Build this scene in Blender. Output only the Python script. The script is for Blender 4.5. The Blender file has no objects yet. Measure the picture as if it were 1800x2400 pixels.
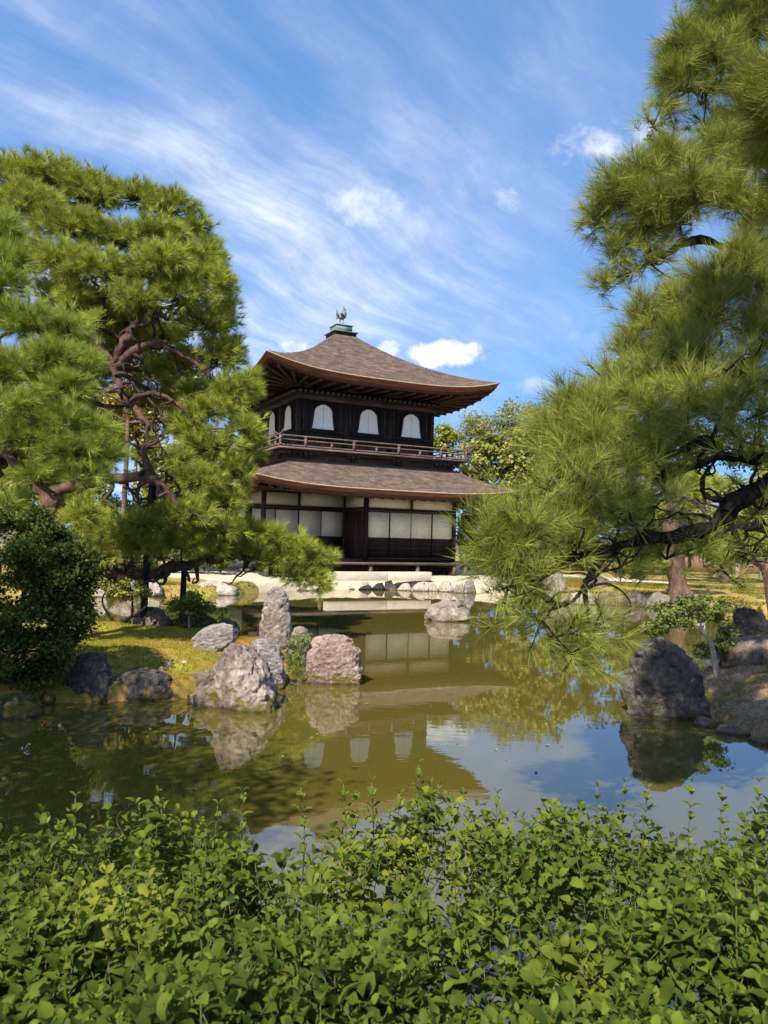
import bpy, bmesh, math, random
import numpy as np
from mathutils import Vector, Matrix

scene = bpy.context.scene
R = math.radians

# ------------------------------------------------------------------ camera
FPX, CAMZ, ROLL = 1780.0, 1.9, 0.026            # focal length in photo pixels, eye above the water, tilt
PITCH = math.atan(59 / FPX)
_r0, _u0, _f0 = Vector((1, 0, 0)), Vector((0, -math.sin(PITCH), math.cos(PITCH))), Vector((0, math.cos(PITCH), math.sin(PITCH)))
_r = _r0 * math.cos(ROLL) + _u0 * math.sin(ROLL)
_u = -_r0 * math.sin(ROLL) + _u0 * math.cos(ROLL)
cam_data = bpy.data.cameras.new('camera')
cam = bpy.data.objects.new('camera', cam_data)
scene.collection.objects.link(cam)
cam.matrix_world = Matrix(((_r.x, _u.x, -_f0.x, 0), (_r.y, _u.y, -_f0.y, 0), (_r.z, _u.z, -_f0.z, CAMZ), (0, 0, 0, 1)))
cam_data.sensor_fit = 'VERTICAL'
cam_data.sensor_height = 36.0
cam_data.lens = 36.0 * FPX / 2400
cam_data.clip_start, cam_data.clip_end = 0.05, 6000
cam_data.dof.use_dof = True
cam_data.dof.focus_distance = 18
cam_data.dof.aperture_fstop = 9
scene.camera = cam
S = 1800 / 1659.0                               # the sketch coordinates I measured in are 1659 px wide


def ray(sx, sy):
    """world direction (unit depth along y) through a point of the picture"""
    u, v = sx * S - 900, sy * S - 1200
    u0 = u * math.cos(ROLL) + v * math.sin(ROLL)
    v0 = -u * math.sin(ROLL) + v * math.cos(ROLL)
    x, zu = u0 / FPX, -v0 / FPX
    y, z = math.cos(PITCH) - zu * math.sin(PITCH), math.sin(PITCH) + zu * math.cos(PITCH)
    return np.array([x / y, 1.0, z / y])


def at(sx, sy, D):
    d = ray(sx, sy)
    return np.array([d[0] * D, D, CAMZ + d[2] * D])


def onz(sx, sy, z=0.0):
    d = ray(sx, sy)
    t = (z - CAMZ) / d[2]
    return np.array([d[0] * t, t, z])


# ------------------------------------------------------------------ sun, sky, exposure
SUN_AZ, SUN_EL = R(-24), R(47)                   # behind the viewer, to the left
to_sun = Vector((math.sin(SUN_AZ) * math.cos(SUN_EL), -math.cos(SUN_AZ) * math.cos(SUN_EL), math.sin(SUN_EL)))
sun_d = bpy.data.lights.new('sun', 'SUN')
sun_d.energy = 5.0
sun_d.angle = R(0.55)
sun_d.color = (1.0, 0.93, 0.82)
sun = bpy.data.objects.new('sun', sun_d)
scene.collection.objects.link(sun)
sun.rotation_euler = (-to_sun).to_track_quat('-Z', 'Y').to_euler()
sun.location = (-20, -30, 40)

vs = scene.view_settings
scene.display_settings.display_device = 'sRGB'
vs.view_transform, vs.look, vs.exposure, vs.gamma = 'Standard', 'None', 0.95, 1.0
vs.use_curve_mapping = False
scene.cycles.use_denoising = True
scene.cycles.max_bounces = 6
scene.cycles.transparent_max_bounces = 8

world = bpy.data.worlds.new('World')
scene.world = world
world.use_nodes = True
wt = world.node_tree
wt.nodes.clear()


class NT:
    """tiny node-tree helper"""
    def __init__(self, tree):
        self.t = tree

    def n(self, kind, **kw):
        nd = self.t.nodes.new(kind)
        for k, v in kw.items():
            setattr(nd, k, v)
        return nd

    def put(self, sock, v):
        if hasattr(v, 'is_output') or isinstance(v, bpy.types.NodeSocket):
            self.t.links.new(v, sock)
        elif v is not None:
            sock.default_value = v

    def math(self, op, a, b=None, c=None, clamp=False):
        nd = self.n('ShaderNodeMath', operation=op, use_clamp=clamp)
        self.put(nd.inputs[0], a)
        self.put(nd.inputs[1], b)
        self.put(nd.inputs[2], c)
        return nd.outputs[0]

    def vec(self, x, y, z):
        nd = self.n('ShaderNodeCombineXYZ')
        for s, v in zip(nd.inputs, (x, y, z)):
            self.put(s, v)
        return nd.outputs[0]

    def noise(self, vec, scale, detail=5, rough=0.55, distort=0.0):
        nd = self.n('ShaderNodeTexNoise')
        self.put(nd.inputs['Vector'], vec)
        nd.inputs['Scale'].default_value = scale
        nd.inputs['Detail'].default_value = detail
        nd.inputs['Roughness'].default_value = rough
        nd.inputs['Distortion'].default_value = distort
        return nd.outputs['Fac']

    def maprange(self, v, a, b, c=0.0, d=1.0, smooth=True):
        nd = self.n('ShaderNodeMapRange', interpolation_type='SMOOTHSTEP' if smooth else 'LINEAR')
        self.put(nd.inputs[0], v)
        for i, x in enumerate((a, b, c, d)):
            nd.inputs[i + 1].default_value = x
        return nd.outputs[0]

    def mix(self, f, a, b):
        nd = self.n('ShaderNodeMix', data_type='RGBA')
        self.put(nd.inputs[0], f)
        self.put(nd.inputs[6], a)
        self.put(nd.inputs[7], b)
        return nd.outputs[2]

    def mapping(self, vec, scale=(1, 1, 1), rot=(0, 0, 0), loc=(0, 0, 0)):
        nd = self.n('ShaderNodeMapping')
        self.put(nd.inputs[0], vec)
        nd.inputs['Location'].default_value = loc
        nd.inputs['Rotation'].default_value = rot
        nd.inputs['Scale'].default_value = scale
        return nd.outputs[0]


def rgb(*c):
    return (c[0], c[1], c[2], 1.0)


w = NT(wt)
sky = w.n('ShaderNodeTexSky', sky_type='NISHITA')
sky.sun_disc = False
sky.sun_elevation = SUN_EL
sky.sun_rotation = math.atan2(to_sun.x, to_sun.y)
sky.altitude = 100
sky.air_density, sky.dust_density, sky.ozone_density = 1.0, 0.25, 2.6
tc = w.n('ShaderNodeTexCoord').outputs['Generated']
sep = w.n('ShaderNodeSeparateXYZ')
wt.links.new(tc, sep.inputs[0])
dx, dy, dz = sep.outputs
zpos = w.math('MAXIMUM', dz, 0.0)
den = w.math('ADD', zpos, 0.16)
plane = w.vec(w.math('DIVIDE', dx, den), w.math('DIVIDE', dy, den), 0.0)    # a flat cloud deck seen from below
# cirrus: long combed fibres lying across the deck, broken by broad patches
warp = w.n('ShaderNodeTexNoise')
wt.links.new(plane, warp.inputs['Vector'])
warp.inputs['Scale'].default_value = 0.9
warp.inputs['Detail'].default_value = 3
wsub = w.n('ShaderNodeVectorMath', operation='SUBTRACT')
wt.links.new(warp.outputs['Color'], wsub.inputs[0])
wsub.inputs[1].default_value = (0.5, 0.5, 0.5)
wsc = w.n('ShaderNodeVectorMath', operation='SCALE')
wt.links.new(wsub.outputs[0], wsc.inputs[0])
wsc.inputs['Scale'].default_value = 0.55
wadd = w.n('ShaderNodeVectorMath', operation='ADD')
wt.links.new(plane, wadd.inputs[0])
wt.links.new(wsc.outputs[0], wadd.inputs[1])
deck = wadd.outputs[0]
comb = w.mapping(deck, rot=(0, 0, R(-52)))
fib = w.noise(w.mapping(comb, scale=(1.0, 4.2, 1), loc=(3.1, 0.4, 0)), 1.7, 6, 0.66)
patch = w.noise(w.mapping(comb, scale=(0.8, 1.5, 1), loc=(0.35, 2.1, 0)), 0.85, 2, 0.5)
veil = w.maprange(patch, 0.36, 0.66)
streak = w.maprange(fib, 0.34, 0.80)
side = w.maprange(w.math('DIVIDE', dx, w.math('MAXIMUM', w.math('ABSOLUTE', dy), 0.2)), -0.55, 0.42, 1.0, 0.12)   # the cirrus thins out to the right
cir = w.math('MULTIPLY', w.math('MULTIPLY', streak, w.math('ADD', w.math('MULTIPLY', veil, 0.95), 0.22)), side)
cir = w.math('ADD', cir, w.math('MULTIPLY', w.math('MULTIPLY', veil, side), 0.40), clamp=True)
# a handful of low cumulus puffs
ydir = w.math('MAXIMUM', dy, 0.05)
ca, cb = w.math('DIVIDE', dx, ydir), w.math('DIVIDE', dz, ydir)
cvec = w.vec(ca, cb, 0.3)
cn = w.noise(cvec, 15.0, 5, 0.62)
edge = w.math('MULTIPLY_ADD', cn, 3.4, -1.7 + 1.0)
front = w.maprange(dy, 0.05, 0.2)
tot = None
for (sx, sy, rx, ry, hard, amt) in ((965, 764, 104, 42, 0.8, 0.95), (838, 752, 34, 26, 0.7, 0.7), (632, 760, 50, 32, 0.9, 0.85),
                                    (800, 440, 165, 92, 2.0, 0.8), (1300, 320, 150, 74, 1.8, 0.85), (1390, 275, 120, 60, 1.8, 0.8), (1090, 430, 46, 46, 1.3, 0.5),
                                    (1265, 725, 85, 34, 1.5, 0.5), (1150, 835, 70, 26, 1.5, 0.45)):
    a0 = ray(sx, sy)
    sb_ = w.n('ShaderNodeVectorMath', operation='SUBTRACT')
    wt.links.new(cvec, sb_.inputs[0])
    sb_.inputs[1].default_value = (float(a0[0]), float(a0[2]), 0.3)
    ml_ = w.n('ShaderNodeVectorMath', operation='MULTIPLY')
    wt.links.new(sb_.outputs[0], ml_.inputs[0])
    ml_.inputs[1].default_value = (FPX / (rx * S), FPX / (ry * S), 0)
    dt_ = w.n('ShaderNodeVectorMath', operation='DOT_PRODUCT')
    wt.links.new(ml_.outputs[0], dt_.inputs[0])
    wt.links.new(ml_.outputs[0], dt_.inputs[1])
    mk = w.maprange(w.math('SUBTRACT', edge, dt_.outputs['Value']), 0.15, 0.15 + hard, 0.0, amt)
    tot = mk if tot is None else w.math('MAXIMUM', tot, mk)
cum = w.math('MULTIPLY', tot, front)
cloud = w.math('MAXIMUM', w.math('MULTIPLY', cir, 0.92), cum)
# horizon: clouds fade out below the ground line
cloud = w.math('MULTIPLY', cloud, w.maprange(dz, 0.0, 0.08))
wt.links.new(w.vec(dx, dy, w.math('ADD', w.math('MULTIPLY', zpos, 0.62), 0.32)), sky.inputs[0])
hs = w.n('ShaderNodeHueSaturation')
wt.links.new(sky.outputs[0], hs.inputs['Color'])
hs.inputs['Saturation'].default_value = 1.15
hs.inputs['Value'].default_value = 1.26
puff = w.mix(w.maprange(cn, 0.35, 0.65), rgb(3.6, 3.8, 4.2), rgb(5.0, 5.1, 5.25))
skymix = w.mix(cloud, hs.outputs[0], puff)
bg = w.n('ShaderNodeBackground')
wt.links.new(skymix, bg.inputs[0])
bg.inputs[1].default_value = 0.125
world.cycles.sampling_method = 'MANUAL'
world.cycles.sample_map_resolution = 256
wo = w.n('ShaderNodeOutputWorld')
wt.links.new(bg.outputs[0], wo.inputs[0])

# ------------------------------------------------------------------ numeric helpers
COL = scene.collection


def hash3(i, j, k, seed):
    n = (i.astype(np.int64) * 374761393 + j.astype(np.int64) * 668265263 + k.astype(np.int64) * 2147483647 + seed * 974634541) & 0xffffffff
    n = ((n ^ (n >> 13)) * 1274126177) & 0xffffffff
    n = n ^ (n >> 16)
    return (n & 0xffff) / 65535.0


def vnoise(P, seed=0):
    F = np.floor(P)
    t = P - F
    t = t * t * (3 - 2 * t)
    i, j, k = F[:, 0], F[:, 1], F[:, 2]
    out = 0
    for a in (0, 1):
        for b in (0, 1):
            for c in (0, 1):
                wgt = (t[:, 0] if a else 1 - t[:, 0]) * (t[:, 1] if b else 1 - t[:, 1]) * (t[:, 2] if c else 1 - t[:, 2])
                out = out + wgt * hash3(i + a, j + b, k + c, seed)
    return out * 2 - 1


def fbm(P, seed=0, octv=4, gain=0.5):
    o, a, f = 0, 1.0, 1.0
    for q in range(octv):
        o = o + a * vnoise(P * f + q * 17.3, seed + q)
        a *= gain
        f *= 2.03
    return o


def unit(v):
    return v / (np.linalg.norm(v, axis=-1, keepdims=True) + 1e-9)


def mesh_np(name, V, F, smooth=False, tint=None):
    V = np.asarray(V, dtype=np.float32).reshape(-1, 3)
    F = np.asarray(F, dtype=np.int32)
    k = F.shape[1]
    me = bpy.data.meshes.new(name)
    me.vertices.add(len(V))
    me.vertices.foreach_set('co', V.ravel())
    me.loops.add(F.size)
    me.loops.foreach_set('vertex_index', F.ravel())
    me.polygons.add(len(F))
    me.polygons.foreach_set('loop_start', np.arange(0, F.size, k, dtype=np.int32))
    me.polygons.foreach_set('loop_total', np.full(len(F), k, dtype=np.int32))
    if smooth:
        me.polygons.foreach_set('use_smooth', np.ones(len(F), dtype=bool))
    if tint is not None:
        at_ = me.attributes.new('tint', 'FLOAT', 'POINT')
        at_.data.foreach_set('value', np.asarray(tint, dtype=np.float32))
    me.update(calc_edges=True)
    me.validate()
    return me


def obj(name, me, mat, parent=None, loc=None, kind=None):
    o = bpy.data.objects.new(name, me)
    COL.objects.link(o)
    if mat is not None and not (me.materials and me.materials[0]):
        me.materials.append(mat)
    if parent is not None:
        o.parent = parent
    if loc is not None:
        o.location = loc
    if kind:
        o['kind'] = kind
    return o


def empty(name, loc=(0, 0, 0), rz=0.0):
    o = bpy.data.objects.new(name, None)
    o.empty_display_size = 0.2
    COL.objects.link(o)
    o.location = loc
    o.rotation_euler = (0, 0, rz)
    return o


def tag(o, label, cat, group=None):
    o['label'] = label
    o['category'] = cat
    if group:
        o['group'] = group
    return o


class MB:
    """collects quads/tris of boxes, bars and tubes into one mesh (quads only)"""
    def __init__(self):
        self.V, self.F, self.n = [], [], 0

    def add(self, V, F):
        self.V.append(np.asarray(V, dtype=float).reshape(-1, 3))
        self.F.append(np.asarray(F, dtype=int) + self.n)
        self.n += len(self.V[-1])
        return self

    def box(self, x0, x1, y0, y1, z0, z1):
        v = [(x0, y0, z0), (x1, y0, z0), (x1, y1, z0), (x0, y1, z0), (x0, y0, z1), (x1, y0, z1), (x1, y1, z1), (x0, y1, z1)]
        return self.add(v, [(0, 3, 2, 1), (4, 5, 6, 7), (0, 1, 5, 4), (1, 2, 6, 5), (2, 3, 7, 6), (3, 0, 4, 7)])

    def beam(self, p, q, wd, h):
        p, q = np.array(p, float), np.array(q, float)
        d = q - p
        d /= np.linalg.norm(d)
        s = np.cross(d, (0, 0, 1.0))
        if np.linalg.norm(s) < 1e-4:
            s = np.array((1.0, 0, 0))
        s /= np.linalg.norm(s)
        up = np.cross(s, d)
        v = []
        for e in (p, q):
            for a, b in ((-1, -1), (1, -1), (1, 1), (-1, 1)):
                v.append(e + s * a * wd / 2 + up * b * h / 2)
        return self.add(v, [(0, 1, 2, 3), (7, 6, 5, 4), (0, 4, 5, 1), (1, 5, 6, 2), (2, 6, 7, 3), (3, 7, 4, 0)])

    def tube(self, P, rad, seg=8, bumpy=0.0, seed=0):
        P = np.asarray(P, float)
        rad = np.broadcast_to(np.asarray(rad, float), (len(P),))
        T = np.gradient(P, axis=0)
        T /= np.linalg.norm(T, axis=1)[:, None] + 1e-9
        ref = np.array((0.31, 0.17, 0.93))
        s = np.cross(T, ref)
        s /= np.linalg.norm(s, axis=1)[:, None] + 1e-9
        b = np.cross(T, s)
        an = np.linspace(0, 2 * np.pi, seg, endpoint=False)
        V = P[:, None, :] + rad[:, None, None] * (np.cos(an)[None, :, None] * s[:, None, :] + np.sin(an)[None, :, None] * b[:, None, :])
        if bumpy:
            nz = fbm(V.reshape(-1, 3) * (0.9 / max(rad.max(), 1e-3)), seed, 3).reshape(len(P), seg)
            V = V + (V - P[:, None, :]) * (nz * bumpy)[:, :, None]
        F = []
        for i in range(len(P) - 1):
            for j in range(seg):
                F.append((i * seg + j, i * seg + (j + 1) % seg, (i + 1) * seg + (j + 1) % seg, (i + 1) * seg + j))
        V = V.reshape(-1, 3)
        nb = len(V)
        V = np.vstack([V, P[:1], P[-1:]])
        for j in range(0, seg):
            F.append((nb, (j + 1) % seg, j, j))
            e = (len(P) - 1) * seg
            F.append((nb + 1, e + j, e + (j + 1) % seg, e + (j + 1) % seg))
        # end caps as degenerate-free quads: merge into pairs
        F = [f for f in F if len(set(f)) == 4]
        for j in range(0, seg, 2):
            F.append((nb, (j + 2) % seg, (j + 1) % seg, j))
            e = (len(P) - 1) * seg
            F.append((nb + 1, e + j, e + (j + 1) % seg, e + (j + 2) % seg))
        return self.add(V, F)

    def mesh(self, name, smooth=False):
        return mesh_np(name, np.vstack(self.V), np.vstack(self.F), smooth)

    def build(self, name, mat, parent=None, smooth=False, loc=None, kind=None):
        return obj(name, self.mesh(name, smooth), mat, parent, loc, kind)


def curve(pts, n=24):
    """Catmull-Rom through the points"""
    P = np.asarray(pts, float)
    P = np.vstack([2 * P[0] - P[1], P, 2 * P[-1] - P[-2]])
    m = len(P) - 3
    out = []
    for q in np.linspace(0, m - 1e-6, n):
        i = int(q)
        t = q - i
        a, b, c, d = P[i:i + 4]
        out.append(0.5 * ((2 * b) + (c - a) * t + (2 * a - 5 * b + 4 * c - d) * t * t + (3 * b - 3 * c + d - a) * t ** 3))
    return np.array(out)


# ------------------------------------------------------------------ materials
def new_mat(name):
    m = bpy.data.materials.new(name)
    m.use_nodes = True
    m.node_tree.nodes.clear()
    h = NT(m.node_tree)
    out = h.n('ShaderNodeOutputMaterial')
    return m, h, out


def mat_noise(name, cols, scale=6, rough=0.75, bump=0.3, bscale=None, stretch=(1, 1, 1), detail=7, spec=0.3, spots=None, dist=0.02, extra=None, contrast=(0.62, 1.34)):
    """procedural surface: noise between several real colours, a finer grain and a bump of the same grain"""
    m, h, out = new_mat(name)
    co = h.mapping(h.n('ShaderNodeTexCoord').outputs['Object'], scale=stretch)
    big = h.noise(co, scale, detail, 0.6, 0.3)
    ramp = h.n('ShaderNodeValToRGB')
    m.node_tree.links.new(big, ramp.inputs[0])
    el = ramp.color_ramp.elements
    while len(el) < len(cols):
        el.new(0.5)
    for i, c in enumerate(cols):
        el[i].position = 0.30 + 0.40 * i / max(1, len(cols) - 1)
        el[i].color = rgb(*c)
    fine = h.noise(co, (bscale or scale * 6), 6, 0.65)
    gain = h.maprange(fine, 0.28, 0.72, contrast[0], contrast[1], False)
    mul = h.n('ShaderNodeMix', data_type='RGBA', blend_type='MULTIPLY')
    mul.inputs[0].default_value = 1.0
    m.node_tree.links.new(ramp.outputs[0], mul.inputs[6])
    m.node_tree.links.new(gain, mul.inputs[7])
    colr = mul.outputs[2]
    if spots:
        for (sc, lo, hi, c) in spots:
            sp = h.maprange(h.noise(h.mapping(co, loc=(sc, 2 * sc, 0.3 * sc)), sc, 5, 0.7, 0.4), lo, hi)
            colr = h.mix(sp, colr, rgb(*c))
    if extra:
        colr = extra(h, colr)
    p = h.n('ShaderNodeBsdfPrincipled')
    h.put(p.inputs['Base Color'], colr)
    p.inputs['Roughness'].default_value = rough
    p.inputs['Specular IOR Level'].default_value = spec
    if bump:
        bm_ = h.n('ShaderNodeBump')
        bm_.inputs['Strength'].default_value = bump
        bm_.inputs['Distance'].default_value = dist
        m.node_tree.links.new(h.math('ADD', h.math('MULTIPLY', big, 0.6), fine), bm_.inputs['Height'])
        m.node_tree.links.new(bm_.outputs[0], p.inputs['Normal'])
    m.node_tree.links.new(p.outputs[0], out.inputs[0])
    return m


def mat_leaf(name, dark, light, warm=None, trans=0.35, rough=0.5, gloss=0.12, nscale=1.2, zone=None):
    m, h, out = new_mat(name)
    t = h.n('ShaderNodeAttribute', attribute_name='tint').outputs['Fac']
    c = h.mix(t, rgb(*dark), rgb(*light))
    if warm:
        nz = h.noise(h.n('ShaderNodeTexCoord').outputs['Object'], nscale, 4, 0.6)
        if zone is not None:                             # dried moss towards the tip of the island
            sx_ = h.n('ShaderNodeSeparateXYZ')
            h.t.links.new(h.n('ShaderNodeTexCoord').outputs['Object'], sx_.inputs[0])
            nz = h.math('ADD', nz, h.math('MULTIPLY', h.math('SUBTRACT', sx_.outputs[0], zone), 0.16))
        c = h.mix(h.maprange(nz, 0.5, 0.68), c, rgb(*warm))
    d = h.n('ShaderNodeBsdfDiffuse')
    h.put(d.inputs[0], c)
    tr = h.n('ShaderNodeBsdfTranslucent')
    tcx = h.mix(0.35, c, rgb(light[0] * 1.5, light[1] * 1.5, light[2]))
    h.put(tr.inputs[0], tcx)
    ms = h.n('ShaderNodeMixShader')
    ms.inputs[0].default_value = trans
    m.node_tree.links.new(d.outputs[0], ms.inputs[1])
    m.node_tree.links.new(tr.outputs[0], ms.inputs[2])
    gl = h.n('ShaderNodeBsdfGlossy')
    gl.inputs['Roughness'].default_value = rough
    gl.inputs[0].default_value = (0.9, 0.95, 0.9, 1)
    m2 = h.n('ShaderNodeMixShader')
    fr = h.n('ShaderNodeFresnel')
    fr.inputs[0].default_value = 1.4
    h.put(m2.inputs[0], h.math('MULTIPLY', fr.outputs[0], gloss * 5))
    m.node_tree.links.new(ms.outputs[0], m2.inputs[1])
    m.node_tree.links.new(gl.outputs[0], m2.inputs[2])
    m.node_tree.links.new(m2.outputs[0], out.inputs[0])
    return m


WOOD = mat_noise('dark_timber', [(0.010, 0.006, 0.004), (0.024, 0.012, 0.008), (0.045, 0.024, 0.015)], 3, 0.75, 0.3, 22, (1, 1, 0.12), spots=[(5, 0.62, 0.78, (0.075, 0.045, 0.026))])
WOODB = mat_noise('weathered_timber', [(0.035, 0.020, 0.013), (0.075, 0.043, 0.028), (0.15, 0.095, 0.06)], 4, 0.8, 0.3, 25, (0.25, 0.25, 1.5))
WOODH = mat_noise('brown_timber', [(0.028, 0.012, 0.008), (0.055, 0.022, 0.013), (0.09, 0.042, 0.026)], 5, 0.7, 0.25, 25, (0.2, 1, 1))
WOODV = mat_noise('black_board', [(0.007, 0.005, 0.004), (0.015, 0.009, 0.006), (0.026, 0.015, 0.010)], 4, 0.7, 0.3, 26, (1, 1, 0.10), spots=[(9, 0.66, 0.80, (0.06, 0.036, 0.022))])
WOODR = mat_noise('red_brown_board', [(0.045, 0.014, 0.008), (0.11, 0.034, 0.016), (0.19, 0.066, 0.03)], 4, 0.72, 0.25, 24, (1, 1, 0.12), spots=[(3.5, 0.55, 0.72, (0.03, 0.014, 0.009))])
RAILW = mat_noise('grey_rail_timber', [(0.07, 0.046, 0.036), (0.12, 0.078, 0.060), (0.20, 0.14, 0.11)], 4, 0.8, 0.2, 30, (0.3, 0.3, 1))
PLASTER = mat_noise('cream_plaster', [(0.60, 0.52, 0.40), (0.66, 0.58, 0.46), (0.70, 0.62, 0.50)], 2, 0.9, 0.05, 40)
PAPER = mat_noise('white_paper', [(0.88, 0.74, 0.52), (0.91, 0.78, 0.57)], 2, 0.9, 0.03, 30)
WINDOWP = mat_noise('window_paper', [(0.88, 0.81, 0.68), (0.90, 0.84, 0.72)], 2, 0.9, 0.03, 30)
BARK_ROOF = mat_noise('cypress_bark_shingle', [(0.060, 0.040, 0.030), (0.110, 0.076, 0.058), (0.185, 0.130, 0.100)], 2.6, 0.9, 0.9, 11, (1, 1, 3.0), spots=[(2.2, 0.58, 0.72, (0.25, 0.155, 0.085)), (9, 0.58, 0.70, (0.05, 0.034, 0.027)), (14, 0.64, 0.74, (0.24, 0.18, 0.15))], dist=0.05)
BARK_EDGE = mat_noise('bark_layer_edge', [(0.10, 0.032, 0.016), (0.19, 0.062, 0.028), (0.27, 0.105, 0.05)], 2.5, 0.8, 0.5, 20, (0.6, 0.6, 7), spots=[(3, 0.58, 0.72, (0.06, 0.028, 0.018))])
EDGE_LIGHT = mat_noise('pale_edge_layer', [(0.30, 0.20, 0.13), (0.38, 0.27, 0.18)], 5, 0.85, 0.2, 30)
COPPER = mat_noise('green_copper', [(0.085, 0.125, 0.105), (0.13, 0.18, 0.15), (0.18, 0.23, 0.19)], 4, 0.6, 0.15, 20)
BRONZE = mat_noise('dark_bronze', [(0.035, 0.045, 0.035), (0.10, 0.12, 0.09), (0.22, 0.22, 0.17)], 9, 0.5, 0.2, 40)
SAND = mat_noise('pale_sand', [(0.42, 0.34, 0.235), (0.48, 0.395, 0.28), (0.54, 0.45, 0.33)], 1.2, 0.95, 0.25, 60)
STONE_CUT = mat_noise('cut_stone', [(0.42, 0.35, 0.25), (0.52, 0.44, 0.32), (0.60, 0.52, 0.40)], 3, 0.9, 0.3, 40)
LICH = (0.46, 0.44, 0.38)


def mosser(amount, top=0.30):
    """moss and algae that grow on a stone in patches, mostly near the water"""
    def f(h, c):
        sp = h.n('ShaderNodeSeparateXYZ')
        h.t.links.new(h.n('ShaderNodeNewGeometry').outputs['Position'], sp.inputs[0])
        low = h.maprange(sp.outputs[2], 0.02, top, 1.0, 0.0)
        nz = h.noise(h.n('ShaderNodeTexCoord').outputs['Object'], 7.0, 6, 0.65)
        msk = h.maprange(h.math('ADD', nz, h.math('MULTIPLY', low, 0.16)), 0.70 - amount * 0.1, 0.78 - amount * 0.1)
        wet = h.maprange(h.math('ADD', sp.outputs[2], h.math('MULTIPLY', nz, 0.05)), 0.035, 0.075, 1.0, 0.0)
        c = h.mix(msk, c, h.mix(h.noise(h.n('ShaderNodeTexCoord').outputs['Object'], 23, 3), rgb(0.085, 0.075, 0.016), rgb(0.20, 0.14, 0.035)))
        return h.mix(h.math('MULTIPLY', wet, 0.8), c, rgb(0.035, 0.030, 0.018))          # the wet tide line
    return f


def rockmat(name, cols, lich=0.6, moss=0.5, scale=2.6, stretch=(1, 1, 1), top=0.3):
    return mat_noise(name, cols, scale * 1.5, 0.88, 1.0, 21, stretch, 9, 0.2, spots=[(5.5, 0.70 - 0.12 * lich, 0.80 - 0.10 * lich, LICH), (19, 0.60 + .10 * (1 - lich), 0.70 + .10 * (1 - lich), LICH), (8, 0.36, 0.27, (0.035, 0.028, 0.022))], dist=0.05, extra=mosser(moss, top), contrast=(0.38, 1.6))


RK_PINK = rockmat('purple_grey_rock', [(0.12, 0.085, 0.068), (0.24, 0.185, 0.155), (0.38, 0.315, 0.265)], 0.55, 0.75, 2.4, (1, 1, 0.55), 0.4)
RK_RED = rockmat('red_rock', [(0.16, 0.10, 0.08), (0.28, 0.195, 0.16), (0.38, 0.30, 0.255)], 0.65, 0.8, 2.2)
RK_GREY = rockmat('grey_rock', [(0.13, 0.105, 0.082), (0.23, 0.19, 0.152), (0.34, 0.295, 0.24)], 0.65, 0.3, 2.8)
RK_STREAK = rockmat('streaked_grey_rock', [(0.13, 0.11, 0.10), (0.24, 0.205, 0.185), (0.36, 0.32, 0.29)], 0.4, 0.1, 3.0, (0.8, 1.0, 1.7))
RK_DARK = rockmat('dark_rock', [(0.045, 0.036, 0.029), (0.10, 0.080, 0.066), (0.19, 0.16, 0.135)], 0.6, 0.4, 2.6)
RK_BLACK = rockmat('black_rock', [(0.016, 0.014, 0.014), (0.028, 0.025, 0.024), (0.05, 0.044, 0.042)], 0.0, 0.0, 2.6)
RK_BROWN = rockmat('brown_rock', [(0.10, 0.075, 0.058), (0.17, 0.13, 0.10), (0.25, 0.20, 0.155)], 0.35, 0.5, 2.6)
RK_PALE = rockmat('pale_rock', [(0.27, 0.22, 0.17), (0.38, 0.32, 0.255), (0.48, 0.41, 0.34)], 0.5, 0.25, 2.0, top=0.2)
RK_MOSSY = rockmat('mossy_dark_rock', [(0.03, 0.032, 0.014), (0.05, 0.05, 0.02), (0.08, 0.07, 0.035)], 0.0, 1.3, 2.6, top=0.8)
MOSS = mat_noise('moss_ground', [(0.12, 0.115, 0.016), (0.20, 0.165, 0.022), (0.30, 0.18, 0.035), (0.36, 0.19, 0.055)], 0.9, 0.95, 0.8, 40, spots=[(2.2, 0.60, 0.74, (0.08, 0.062, 0.024)), (1.3, 0.55, 0.66, (0.26, 0.27, 0.018)), (0.8, 0.53, 0.64, (0.38, 0.20, 0.05))], dist=0.02)
BANKR = mat_noise('needle_strewn_soil', [(0.17, 0.115, 0.075), (0.25, 0.175, 0.105), (0.30, 0.19, 0.085)], 1.2, 0.95, 0.7, 34, spots=[(1.4, 0.50, 0.60, (0.10, 0.105, 0.024)), (3.1, 0.60, 0.72, (0.34, 0.19, 0.05))], dist=0.02)
FARMOSS = mat_noise('far_moss_lawn', [(0.16, 0.15, 0.03), (0.27, 0.185, 0.045), (0.33, 0.21, 0.07)], 0.45, 0.95, 0.5, 18, spots=[(1.0, 0.58, 0.68, (0.36, 0.25, 0.15)), (0.8, 0.60, 0.70, (0.20, 0.23, 0.03))])
SOIL = mat_noise('garden_soil', [(0.08, 0.062, 0.034), (0.12, 0.10, 0.045), (0.15, 0.11, 0.065)], 0.5, 0.95, 0.4, 14)
MUD = mat_noise('pond_mud', [(0.05, 0.043, 0.018), (0.07, 0.06, 0.025)], 1.0, 0.95, 0.2, 8)
GRAVEL = mat_noise('gravel', [(0.50, 0.44, 0.36), (0.60, 0.54, 0.45)], 2, 0.95, 0.3, 50)
PINEBARK = mat_noise('pine_bark', [(0.055, 0.032, 0.024), (0.11, 0.062, 0.045), (0.20, 0.115, 0.082)], 5, 0.9, 1.0, 22, (1, 1, 0.5), spots=[(9, 0.60, 0.72, (0.24, 0.20, 0.17)), (13, 0.34, 0.26, (0.018, 0.012, 0.010))], dist=0.03)
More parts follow.
